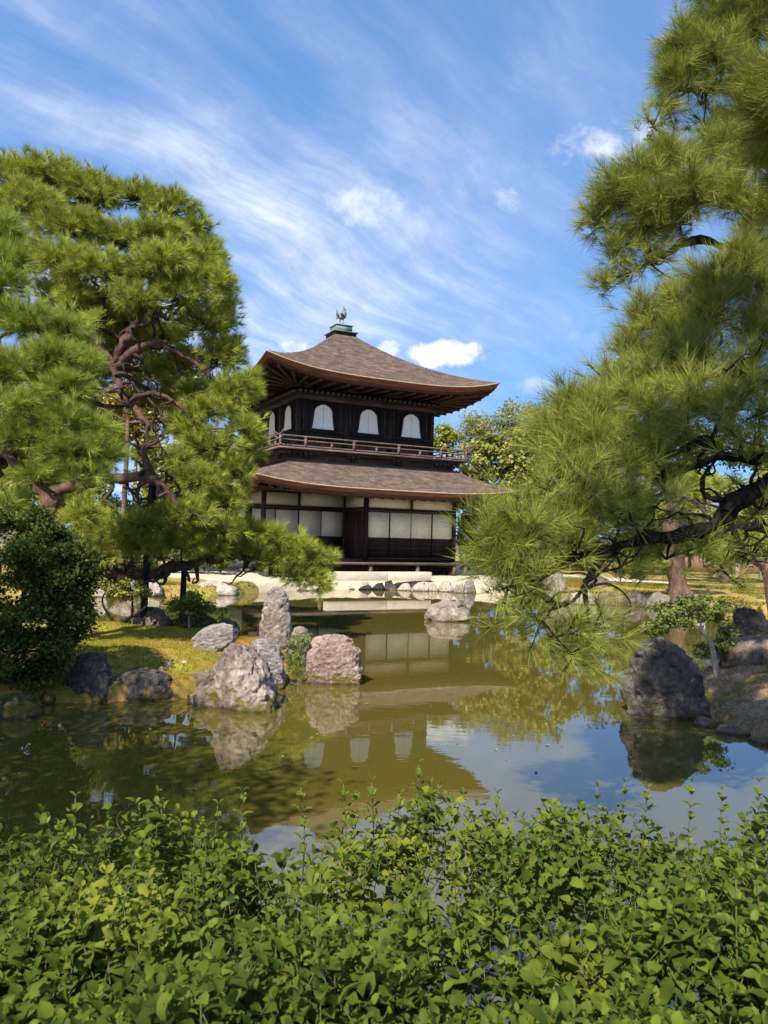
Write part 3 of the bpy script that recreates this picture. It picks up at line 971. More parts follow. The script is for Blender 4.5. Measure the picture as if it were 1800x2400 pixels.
# bronze bird on the roof cap
bird = tag(empty('bronze_bird_statue', (HX, HY, 10.90), HYAW + R(8)), 'dark green bronze phoenix statue standing on the roof cap', 'statue')
bm_ = MB()
bp = curve([(-.16, 0, .38), (-.05, 0, .40), (.06, 0, .45), (.12, 0, .56), (.12, 0, .68), (.13, 0, .75), (.16, 0, .79)], 22)
br_ = np.interp(np.linspace(0, 1, 22), [0, .15, .4, .6, .78, .9, 1], [.04, .11, .135, .10, .062, .065, .02])
bm_.tube(bp, br_, 12).build('body', BRONZE, bird, True)
MB().tube([(.165, 0, .785), (.20, 0, .775), (.235, 0, .755)], [.022, .015, .003], 8).build('beak', BRONZE, bird, True)
MB().tube(curve([(.13, 0, .80), (.10, 0, .86), (.05, 0, .88)], 8), np.linspace(.025, .006, 8), 6).build('crest', BRONZE, bird, True)
for k, (q, zz, ln) in enumerate(((-.06, .62, 1.), (0.0, .70, 1.), (.05, .58, 1.), (-.02, .50, .9), (.02, .28, .8))):
    P = curve([(-.12, q * .3, .38), (-.22, q * .7, .38 + (zz - .38) * .45), (-.24 - .03 * (k % 2), q, zz)], 10)
    MB().tube(P, np.interp(np.linspace(0, 1, 10), [0, .4, 1], [.03, .045, .006]), 6).build('tail_feather', BRONZE, bird, True)
for s_ in (-1, 1):
    MB().tube(curve([(.05, s_ * .09, .46), (-.06, s_ * .14, .50), (-.17, s_ * .13, .52)], 8), np.interp(np.linspace(0, 1, 8), [0, .5, 1], [.04, .055, .008]), 6).build('wing', BRONZE, bird, True)
    MB().tube([(.02 - .05 * s_, s_ * .045, .36), (.0 - .05 * s_, s_ * .045, .18), (.02 - .05 * s_, s_ * .045, .0)], [.03, .014, .014], 6).build('leg', BRONZE, bird, True)

# long cut kerb of pale stone in front of the hall
st = MB()
c0, c1 = math.cos(HYAW), math.sin(HYAW)
for a0, b0 in ((-2.75, -0.42), (-0.40, 1.40)):
    st.box(a0, b0, -5.75, -5.45, 0.36, 0.665)
for arr in st.V:
    xx, yy = arr[:, 0].copy(), arr[:, 1].copy()
    arr[:, 0], arr[:, 1] = xx * c0 - yy * c1, xx * c1 + yy * c0
sl = st.build('stone_kerb', STONE_CUT, None, False, (HX, HY, 0))
tag(sl, 'long pale cut stone kerb lying before the temple veranda', 'kerb')
bv = sl.modifiers.new('bevel', 'BEVEL')
bv.width = 0.012
bv.segments = 2

# ------------------------------------------------------------------ rocks
def rock(label, outline, D, mat, seed, deep=0.8, rings=46, segs=76, sink=0.22, power=2.6, rough=1.0, name='rock', group=None, facet=1.0):
    """a boulder whose outline was measured from the photograph, given its own depth, facets and creases"""
    P = np.array([at(x, y, D) for x, y in outline])
    X, Z = P[:, 0], P[:, 2]
    zb = Z.min() - sink
    k = int(np.argmax(Z))
    lz, lx = np.append(Z[:k + 1], zb), np.append(X[:k + 1], X[0])
    rz, rx = np.append(Z[k:], zb), np.append(X[k:], X[-1])
    o1, o2 = np.argsort(lz), np.argsort(rz)
    zt = Z[k]
    tt = np.linspace(0, 1, rings)
    zz = zb + (zt - zb) * (1 - (1 - tt) ** 1.5)
    L = np.interp(zz, lz[o1], lx[o1])
    Rr = np.interp(zz, rz[o2], rx[o2])
    hw = np.maximum((Rr - L) / 2, 0.002)
    xc = (Rr + L) / 2
    hwm = hw.max()
    hd = deep * (0.45 * hwm * np.sqrt(np.clip(1 - ((zz - zb) / (zt - zb)) ** 3, 0.0, 1)) + 0.55 * hw)
    hd[-1] = 0.002
    r_ = np.random.default_rng(seed)
    an = np.linspace(0, 2 * np.pi, segs, endpoint=False) + 0.13
    ex = 2.0 / power
    cs, sn = np.cos(an), np.sin(an)
    ux, uy = np.sign(cs) * np.abs(cs) ** ex, np.sign(sn) * np.abs(sn) ** ex
    V = np.stack([xc[:, None] + hw[:, None] * ux[None, :], D + hd[:, None] * uy[None, :] + 0 * xc[:, None], np.repeat(zz[:, None], segs, 1)], axis=2).reshape(-1, 3)
    c = np.array([xc.mean(), D, (zb + zt) / 2])
    size = min(max(hwm, (zt - zb) / 2), hwm * 1.15)
    d = V - c
    q = V / size
    wv = np.column_stack([vnoise(q * 1.3 + 5, seed), vnoise(q * 1.3 + 9, seed + 1), vnoise(q * 1.3 + 13, seed + 2)]) * 0.35
    cells = r_.uniform(-1.5, 1.5, (70, 3)) * np.array([1.1, 1.1, 1.1])
    dd = np.linalg.norm(((V - c) / size + wv)[:, None, :] - cells[None, :, :], axis=2)
    dd.sort(axis=1)
    f1, crease = dd[:, 0], np.clip((dd[:, 1] - dd[:, 0]) * 5, 0, 1)
    n = 0.08 * fbm(q * 1.8, seed, 3) + 0.045 * fbm(q * 5.0, seed + 5, 4, 0.6) * rough
    disp = (n + facet * (0.20 * (0.32 - f1) + 0.06 * (crease - 0.6))) * size
    nr = np.column_stack([ux[None, :].repeat(rings, 0).ravel() * 0.9, uy[None, :].repeat(rings, 0).ravel() * 0.9, np.repeat(np.linspace(-0.2, 1.0, rings) ** 3, segs)])
    nr /= np.linalg.norm(nr, axis=1)[:, None] + 1e-6
    fade = np.repeat(np.clip(hw / (0.25 * hwm), 0.25, 1), segs)
    V = V + nr * (disp * fade)[:, None]
    for q in range(16):                                  # split faces: the stone is broken along flat planes
        nn = unit(r_.normal(size=3) * np.array([.8, 1.3, .8]) + np.array([0, -.45, .2]))
        pr_ = (V - c) @ nn
        lim = np.quantile(pr_, r_.uniform(.84, .97)) if abs(nn[0]) < .55 and nn[2] < .35 else np.quantile(pr_, .992)
        over = np.maximum(0, pr_ - lim)
        V = V - nn * (over * r_.uniform(.75, 1.0))[:, None]
    V = V + nr * (0.024 * size * rough * fbm(V / size * 8.0, seed + 31, 4, .65))[:, None]
    F = []
    for i in range(rings - 1):
        for j in range(segs):
            F.append((i * segs + j, i * segs + (j + 1) % segs, (i + 1) * segs + (j + 1) % segs, (i + 1) * segs + j))
    top = V[-segs:].mean(axis=0)
    V = np.vstack([V, top[None, :]])
    ti = len(V) - 1
    for j in range(0, segs, 2):
        b = (rings - 1) * segs
        F.append((b + j, b + (j + 1) % segs, b + (j + 2) % segs, ti))
    base = np.array([xc[0], D, max(0.0, Z.min())])
    o = obj(name, mesh_np(name, V - base, F, False), mat, None, base)
    return tag(o, label, 'rock', group)


rock('pointed purple-grey boulder standing in the water before the moss bank', [(410, 1548), (420, 1505), (455, 1472), (484, 1402), (500, 1390), (522, 1393), (540, 1406), (572, 1432), (594, 1480), (606, 1530), (606, 1548)], 8.45, RK_PINK, 11, 0.9, 76, 120, facet=.7, rough=1.3)
rock('grey vertically grooved rock just behind the pointed boulder', [(530, 1490), (532, 1410), (545, 1388), (565, 1378), (590, 1384), (606, 1398), (612, 1430), (613, 1480)], 9.5, RK_STREAK, 12, 0.8, 48, 80)
rock('rounded reddish boulder standing in the pond at the island tip', [(657, 1480), (659, 1444), (676, 1396), (700, 1374), (725, 1370), (752, 1378), (775, 1400), (781, 1445), (779, 1484)], 9.9, RK_RED, 13, 0.85, 72, 116, power=2.9, rough=1.4)
rock('small grey rock between the standing stone and the reddish boulder', [(622, 1420), (628, 1368), (640, 1356), (655, 1354), (667, 1364), (671, 1420)], 11.0, RK_GREY, 14, 0.8)
rock('tall slender standing stone at the far edge of the moss bank', [(560, 1372), (568, 1312), (577, 1280), (588, 1268), (606, 1267), (619, 1280), (623, 1310), (629, 1340), (631, 1372)], 11.9, RK_GREY, 15, 0.7, 60, 80)
rock('layered grey boulder lying tilted on the moss', [(416, 1400), (419, 1378), (436, 1360), (460, 1350), (482, 1345), (500, 1352), (510, 1366), (506, 1385), (488, 1400)], 10.4, RK_STREAK, 16, 0.8, 50, 80, sink=.1)
rock('brown rounded boulder at the back of the moss bank', [(288, 1366), (290, 1336), (304, 1318), (330, 1311), (352, 1318), (368, 1344), (373, 1366)], 12.6, RK_BROWN, 17, 0.8)
rock('low dark mossy boulder under the small bright bush', [(365, 1364), (370, 1338), (400, 1326), (440, 1328), (462, 1342), (472, 1364)], 12.7, RK_MOSSY, 18, 0.7)
rock('small dark stone behind the layered boulder', [(466, 1358), (476, 1340), (494, 1334), (510, 1344), (517, 1358)], 12.2, RK_DARK, 19, 0.8)
rock('tall dark shoreline rock beside the leafy bush', [(134, 1520), (142, 1470), (168, 1418), (190, 1410), (230, 1411), (236, 1440), (246, 1480), (248, 1520)], 8.55, RK_DARK, 20, 0.8, 56, 90, power=3.2)
rock('broad lichen-spotted grey rock on the near shoreline', [(250, 1512), (254, 1470), (266, 1452), (300, 1449), (344, 1448), (366, 1466), (380, 1490), (384, 1512)], 8.75, RK_DARK, 21, 0.7, 50, 90, power=3.0)
rock('small mossy stone wedged beside the pointed boulder', [(394, 1494), (402, 1466), (426, 1450), (452, 1446), (470, 1456), (474, 1490)], 9.1, RK_BROWN, 22, 0.8)
rock('dark flat-topped block at the left edge of the water', [(-30, 1566), (-28, 1508), (0, 1500), (50, 1500), (74, 1512), (82, 1535), (82, 1566)], 7.75, RK_MOSSY, 23, 0.8, power=3.6)
rock('mossy dark lump between the flat block and the shoreline rock', [(78, 1540), (84, 1505), (98, 1492), (114, 1500), (124, 1535)], 8.3, RK_MOSSY, 24, 0.8)
rock('small flat pale stone at the foot of the ferns', [(672, 1497), (676, 1489), (690, 1485), (703, 1489), (707, 1497)][0:0] or [(588, 1462), (594, 1455), (606, 1452), (620, 1455), (625, 1462)], 10.0, RK_PALE, 25, 0.8, 16, 30, sink=.05)
rock('speckled pale rock alone in the middle of the pond', [(920, 1344), (921, 1322), (932, 1308), (952, 1301), (975, 1299), (1000, 1300), (1014, 1318), (1021, 1344)], 17.8, RK_GREY, 26, 0.7, 44, 80, power=3.0)
rock('large dark upright boulder standing in the water on the right', [(1346, 1552), (1350, 1495), (1362, 1440), (1370, 1408), (1396, 1388), (1430, 1377), (1456, 1384), (1482, 1404), (1504, 1445), (1514, 1490), (1526, 1530), (1524, 1552)], 8.55, RK_DARK, 27, 0.75, 80, 130, power=2.6, facet=1.1, rough=1.1)
rock('black boulder resting on the right bank behind the small tree', [(1576, 1372), (1580, 1332), (1594, 1316), (1620, 1314), (1648, 1326), (1664, 1345), (1684, 1372)], 11.6, RK_BLACK, 28, 0.7, sink=.2)
rock('flat pale slab below the black boulder', [(1556, 1396), (1574, 1386), (1610, 1376), (1652, 1374), (1690, 1384), (1700, 1396)], 11.0, RK_BROWN, 29, 1.2, 24, 60, power=2.1)
for k, (ol, lb) in enumerate(((([(1500, 1566), (1506, 1552), (1524, 1549), (1548, 1556), (1556, 1576)]), 'first shoreline kerb stone touching the dark upright boulder'),
                              (([(1546, 1590), (1552, 1568), (1580, 1566), (1612, 1578), (1622, 1602)]), 'middle shoreline kerb stone on the right bank'),
                              (([(1614, 1614), (1622, 1594), (1650, 1591), (1690, 1598), (1696, 1618)]), 'kerb stone nearest the right edge of the picture'))):
    rock(lb, ol, (8.05, 7.75, 7.45)[k], RK_BROWN, 40 + k, 0.8, 24, 50, power=3.2, group='kerb stones on the right shore')
# stones along the far shore below the hall, left to right
shore = [(722, 776, 1256, 1280), (772, 806, 1256, 1281), (803, 832, 1258, 1281), (829, 858, 1254, 1281), (856, 892, 1257, 1282), (889, 926, 1256, 1282), (922, 950, 1258, 1282), (946, 984, 1254, 1283), (980, 1000, 1259, 1284)]
for k, (a, b, t, bo) in enumerate(shore):
    m_ = (a + b) / 2 + (k % 3 - 1) * 4
    rock('shore stone number %s from the left below the temple' % ('one two three four five six seven eight nine'.split()[k]), [(a, bo), (a + 2, (t + bo) / 2), (m_ - 8, t + 2), (m_ + 6, t), (b - 2, (t + bo) / 2 + 2), (b, bo)], 27.6 - .1 * (k % 2), RK_PALE, 50 + k, 1.1, 22, 40, power=3.0, group='stones edging the temple shore')
rock('pointed grooved rock ending the temple shore by the pine branch', [(1000, 1286), (1003, 1262), (1010, 1250), (1017, 1247), (1024, 1258), (1028, 1286)], 27.0, RK_STREAK, 60, 0.9, 30, 50)
rock('low wedge rock leaning on the pointed grooved shore rock', [(976, 1286), (982, 1272), (992, 1264), (1003, 1266), (1006, 1286)], 27.0, RK_GREY, 61, 0.9, 22, 40)
# far banks
far = [('tall pinkish upright stone on the far right shore', [(1168, 1306), (1172, 1262), (1184, 1236), (1208, 1232), (1222, 1258), (1228, 1306)], 23.6, RK_PINK),
       ('low pale boulder right of the pinkish upright stone', [(1226, 1306), (1232, 1284), (1256, 1274), (1284, 1282), (1294, 1306)], 23.5, RK_PALE),
       ('first brown rock of the far right shoreline', [(1290, 1303), (1296, 1284), (1316, 1276), (1340, 1284), (1348, 1303)], 23.4, RK_BROWN),
       ('dark rounded rock in the far right shoreline', [(1346, 1302), (1352, 1282), (1370, 1274), (1392, 1284), (1398, 1302)], 23.2, RK_DARK),
       ('grey-white jagged rock in the far right shoreline', [(1396, 1304), (1404, 1284), (1424, 1278), (1446, 1288), (1452, 1304)], 23.0, RK_GREY),
       ('low rock beneath the far pine trunk', [(1450, 1306), (1460, 1290), (1490, 1284), (1520, 1292), (1528, 1306)], 22.6, RK_BROWN),
       ('grey boulder behind the hanging pine sprig', [(1250, 1272), (1262, 1248), (1290, 1240), (1316, 1252), (1322, 1272)], 26, RK_DARK),
       ('broad pinkish boulder on the far left bank', [(236, 1288), (240, 1256), (262, 1244), (300, 1246), (306, 1288)], 22.0, RK_PINK),
       ('rounded pale boulder at the left of the far bank', [(204, 1290), (208, 1262), (220, 1248), (234, 1256), (238, 1290)], 21.6, RK_PALE),
       ('square pale boulder behind the pine prop', [(316, 1290), (318, 1262), (332, 1252), (346, 1258), (350, 1290)], 22.2, RK_PALE),
       ('long low pale rock below the sand terrace', [(420, 1288), (426, 1262), (450, 1252), (490, 1256), (510, 1272), (514, 1288)], 23.6, RK_PALE),
       ('rounded pale rock where the sand terrace meets the pond', [(508, 1286), (514, 1266), (540, 1256), (566, 1262), (574, 1286)], 25.0, RK_PALE),
       ('low pale rock half hidden behind the low pine bough', [(620, 1284), (626, 1264), (650, 1256), (690, 1262), (726, 1284)], 26.4, RK_PALE),
       ('grey rock by the twisted dwarf tree', [(352, 1290), (356, 1270), (376, 1262), (400, 1270), (424, 1290)], 23.0, RK_GREY)]
for k, (lb, ol, D, m_) in enumerate(far):
    rock(lb, ol, D, m_, 80 + k, 0.8, 28, 50)
for k, (sx, sy) in enumerate(((350, 1417), (364, 1412), (399, 1409))):
    p = onz(sx, sy, .40)
    m_ = MB()
    hh = zland(p[0], p[1])
    P = curve([(0, 0, -.02), (0, 0, .012), (0, 0, .028)], 5)
    m_.tube(P, [.05, .05, .045, .03, .006], 10, .2, k)
    o = m_.build('pebble', RK_PALE, None, True, (p[0], p[1], hh))
    tag(o, ('left', 'middle', 'right')[k] + ' of three small white pebbles on the moss', 'pebble', 'white pebbles on the moss')

# ------------------------------------------------------------------ foliage generators
def needles(C, A, L, n, wdt, spread, r_, back=0.35, droop=0.05, tint=None):
    """needle tufts: thin blades fanning forward from the end of each shoot"""
    N = len(C)
    C, A = np.repeat(C, n, 0), np.repeat(unit(A), n, 0)
    tuft = np.repeat(r_.uniform(0, 1, N) if tint is None else tint, n)
    M_ = N * n
    rv = unit(r_.normal(size=(M_, 3)))
    pr = unit(np.cross(A, rv))
    th = spread * np.sqrt(r_.uniform(0.0, 1, M_))
    d = A * np.cos(th)[:, None] + pr * np.sin(th)[:, None]
    s = r_.uniform(0, 1, M_)
    base = C - A * (back * L * s)[:, None]
    ln = L * r_.uniform(0.75, 1.1, M_)
    tip = base + d * ln[:, None]
    tip[:, 2] -= droop * ln
    sd = unit(np.cross(d, unit(r_.normal(size=(M_, 3))))) * (wdt / 2)
    V = np.stack([base - sd, base + sd, tip], 1).reshape(-1, 3)
    F = np.arange(M_ * 3).reshape(-1, 3)
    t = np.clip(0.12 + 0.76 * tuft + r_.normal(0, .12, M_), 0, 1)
    return V, F, np.repeat(t, 3)


def pad_points(c, rx, ry, rz, n, r_, low=-0.35, cl=0.075):
    """shoots gathered in brushes over the upper shell of a pad, with a few inside it"""
    per = 4
    nc = max(4, n // per)
    d = unit(r_.normal(size=(nc * 4, 3)))
    d = d[(d[:, 2] > low) | (r_.uniform(size=len(d)) < .18)][:nc]
    nz = 1 + .26 * fbm(d * 2.2 + c[None, :] * 1.7, 77, 3)
    rad = r_.uniform(.72, 1.04, len(d))
    inner = r_.uniform(size=len(d)) < .22
    rad[inner] = r_.uniform(.25, .7, inner.sum())
    cc = c + d * (rad * nz)[:, None] * np.array([rx, ry, rz])
    ax = unit(d * np.array([1, 1, .9]) + np.array([0, 0, .5]) + r_.normal(0, .25, (len(d), 3)))
    off = r_.normal(0, 1, (len(d), per, 3)) * cl
    P = (cc[:, None, :] + off).reshape(-1, 3)
    A = unit(np.repeat(ax, per, 0) + off.reshape(-1, 3) / cl * .38)
    t = np.repeat(np.clip(r_.normal(.5, .26, len(d)), 0, 1), per) * .7 + .3 * r_.uniform(0, 1, len(P))
    return P, A, t


def pine(label, name, trunk, limbs, pads, nmat, bark, L, n, wdt, spread, dens, seed, group=None, base=None, limbmat=None, deep=0.95, tw=1.0, grow=1.0, wander=0, wstep=1.0):
    """trunk/limbs: lists of (sx, sy, D, radius); pads: (sx, sy, rx, ry, D)"""
    r_ = np.random.default_rng(seed)
    tr = np.array([at(a, b, D) for a, b, D, _ in trunk]) if base is None else np.vstack([[base[:3]], [at(a, b, D) for a, b, D, _ in trunk]])
    rd = [q[3] for q in trunk] if base is None else [base[3]] + [q[3] for q in trunk]
    root = tag(empty(name, tuple(tr[0])), label, 'pine tree', group)
    o0 = tr[0]
    nodes, nrad = [], []

    def limb(pts, rads, nm, mat, seg=10):
        P = curve(pts, max(24, 10 * len(pts)))
        q = np.interp(np.linspace(0, 1, len(P)), np.linspace(0, 1, len(rads)), rads)
        P = P + 0.5 * q[:, None] * np.column_stack([fbm(P * 5.0 + k * 31, seed + k, 3) for k in range(3)])
        MB().tube(P - o0, q, seg, 0.42, seed).build(nm, mat, root, True)
        nodes.append(P)
        nrad.append(q)
    limb(tr, rd, 'trunk', bark, 14)
    for lb in limbs:
        limb([at(a, b, D) for a, b, D, _ in lb], [q[3] for q in lb], 'limb', limbmat or bark)
    NP, NR = np.vstack(nodes), np.concatenate(nrad)
    twg = MB()
    for q in range(wander):
        j = int(r_.integers(len(NP)))
        if NR[j] < .012:
            continue
        p, d, W_ = NP[j].copy(), unit(r_.normal(0, 1, 3) + np.array([.35, 0, .1])), [NP[j].copy()]
        stp = r_.uniform(.07, .15) * wstep
        for m_ in range(6):
            d = unit(d + r_.normal(0, .70, 3))
            p = p + d * stp
            W_.append(p.copy())
        rr = min(NR[j] * .6, .042 * wstep ** 2)
        twg.tube(curve(W_, 16) - o0, np.linspace(rr, rr * .25, 16), 6, .2, seed)
    for pd in pads:
        sx, sy, prx, pry, D = pd[:5]
        kd = pd[5] if len(pd) > 5 else 1.0
        c = at(sx, sy, D)
        k = S * D / FPX
        rx, rz = prx * k * grow, pry * k * grow
        area = (rx * rz + (rx + rz) * deep * (rx + rz) / 2)
        rx, rz = max(.5 * rx, rx - .6 * L), max(.45 * rz, rz - .6 * L)
        ry = deep * (rx + rz) / 2
        cnt = int(max(14, dens * kd * area))
        P, A, tn = pad_points(c, rx, ry, rz, cnt, r_, cl=L * .40)
        V, F, t = needles(P, A, L, n, wdt, spread, r_, tint=tn)
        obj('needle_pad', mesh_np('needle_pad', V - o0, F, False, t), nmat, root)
        # the bough that carries the pad and the twigs inside it
        dist = np.linalg.norm(NP - c, axis=1) + 0.35 * np.maximum(0, NP[:, 2] - c[2])
        j = int(np.argmin(dist))
        a, b = NP[j], c - np.array([0, 0, .25 * rz])
        gap = np.linalg.norm(b - a)
        if gap > 0.12:
            mid = (a + b) / 2 + r_.normal(0, .10 * gap, 3)
            rr = min(NR[j] * .7, .012 + .022 * gap) * tw
            bp_ = curve([a, mid, b], 12)
            twg.tube(bp_ - o0, np.linspace(rr, rr * .45, 12), 6)
        for q in range(max(5, cnt // 9)):
            e = P[r_.integers(len(P))] - A[r_.integers(len(A))] * .01
            s0 = b + r_.normal(0, .12, 3) * np.array([rx, ry, rz])
            md = s0 * .45 + e * .55 + r_.normal(0, .05, 3) * (rx + rz) - np.array([0, 0, .06 * rz])
            twg.tube(curve([s0, md, e], 6) - o0, np.linspace(.010, .004, 6) * tw, 4)
    if twg.n:
        twg.build('twigs', TWIG if limbmat is None else limbmat, root, True, kind='stuff')
    return root


def leaf_quads(P, N_, sz, r_, asp=0.55):
    """pointed leaf-sized faces"""
    n = len(P)
    u = unit(np.cross(N_, r_.normal(size=(n, 3))))
    v = unit(np.cross(N_, u))
    s = sz * r_.uniform(.65, 1.25, n)[:, None]
    bend = N_ * s * .12
    V = np.stack([P - u * s * .5, P + v * s * asp * .5 + bend, P + u * s * .5, P - v * s * asp * .5 + bend], 1).reshape(-1, 3)
    return V, np.arange(4 * n).reshape(-1, 4)


def leafy(label, name, cat, blobs, D, lmat, lsize, dens, seed, trunk=None, bark=PINEBARK, clump=0.35, deep=0.9, group=None, asp=.70, tr=0.08, up=0.5, droop=0.0, multi=None):
    """broad-leaved tree or shrub: clumps of leaf faces spread through a crown of several masses, on a branching stem"""
    r_ = np.random.default_rng(seed)
    B0 = [(at(a, b, D + (q[4] if len(q) > 4 else 0)), q[2] * S * D / FPX, q[3] * S * D / FPX) for q in blobs for a, b in ((q[0], q[1]),)]
    if trunk is None:
        cx_ = np.mean([b[0][0] for b in B0])
        trunk = [np.array([cx_, D, zland(cx_, D) - .05]), np.array([cx_ + .1, D, B0[0][0][2]])]
    else:
        trunk = [np.array(t, float) for t in trunk]
    base = trunk[0]
    root = tag(empty(name, tuple(base)), label, cat, group)
    TP = curve(trunk, 16)
    tm = MB()
    tm.tube(TP - base, np.linspace(tr, tr * .45, 16), 10, .2, seed)
    for sub in (multi or []):
        q = curve([np.array(t, float) for t in sub], 14)
        tm.tube(q - base, np.linspace(tr * .7, tr * .25, 14), 8, .2, seed)
        TP = np.vstack([TP, q])
    for c, rx, rz in B0:
        j = int(np.argmin(np.linalg.norm(TP - c, axis=1) + .3 * np.abs(TP[:, 2] - (c[2] - rz))))
        tm.tube(curve([TP[j], (TP[j] + c) / 2 + r_.normal(0, .12 * rx, 3), c], 8) - base, np.linspace(tr * .4, tr * .12, 8), 6)
        for q in range(6):
            e = c + unit(r_.normal(size=3)) * np.array([rx, rx, rz]) * .8
            tm.tube(curve([c - np.array([0, 0, .3 * rz]), (c + e) / 2 + r_.normal(0, .08 * rx, 3), e], 6) - base, np.linspace(tr * .18, tr * .05, 6), 5)
    tm.build('trunk', bark, root, True)
    Vs, Fs, ts, off = [], [], [], 0
    for c, rx, rz in B0:
        ry = deep * (rx + rz) / 2
        nc = int(max(6, (rx * rz + rx * ry + ry * rz) / clump ** 2 * 1.6))
        d = unit(r_.normal(size=(nc, 3)))
        cc = c + d * r_.uniform(.45, 1.0, nc)[:, None] ** .6 * np.array([rx, ry, rz])
        nl = int(max(6, 11.0 * dens * clump ** 2 / lsize ** 2))
        P = np.repeat(cc, nl, 0) + r_.normal(0, .42, (nc * nl, 3)) * clump * np.array([1, 1, .7])
        P[:, 2] -= droop * clump * r_.uniform(0, 1, len(P))
        N_ = unit(np.repeat(d, nl, 0) * .5 + r_.normal(0, .55, (nc * nl, 3)) + np.array([0, 0, up]))
        V, F = leaf_quads(P, N_, lsize, r_, asp)
        Vs.append(V)
        Fs.append(F + off)
        off += len(V)
        ts.append(np.repeat(np.clip(np.repeat(r_.uniform(.1, .9, nc), nl) + r_.normal(0, .18, nc * nl), 0, 1), 4))
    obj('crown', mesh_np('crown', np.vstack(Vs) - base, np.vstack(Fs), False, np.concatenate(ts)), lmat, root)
    return root


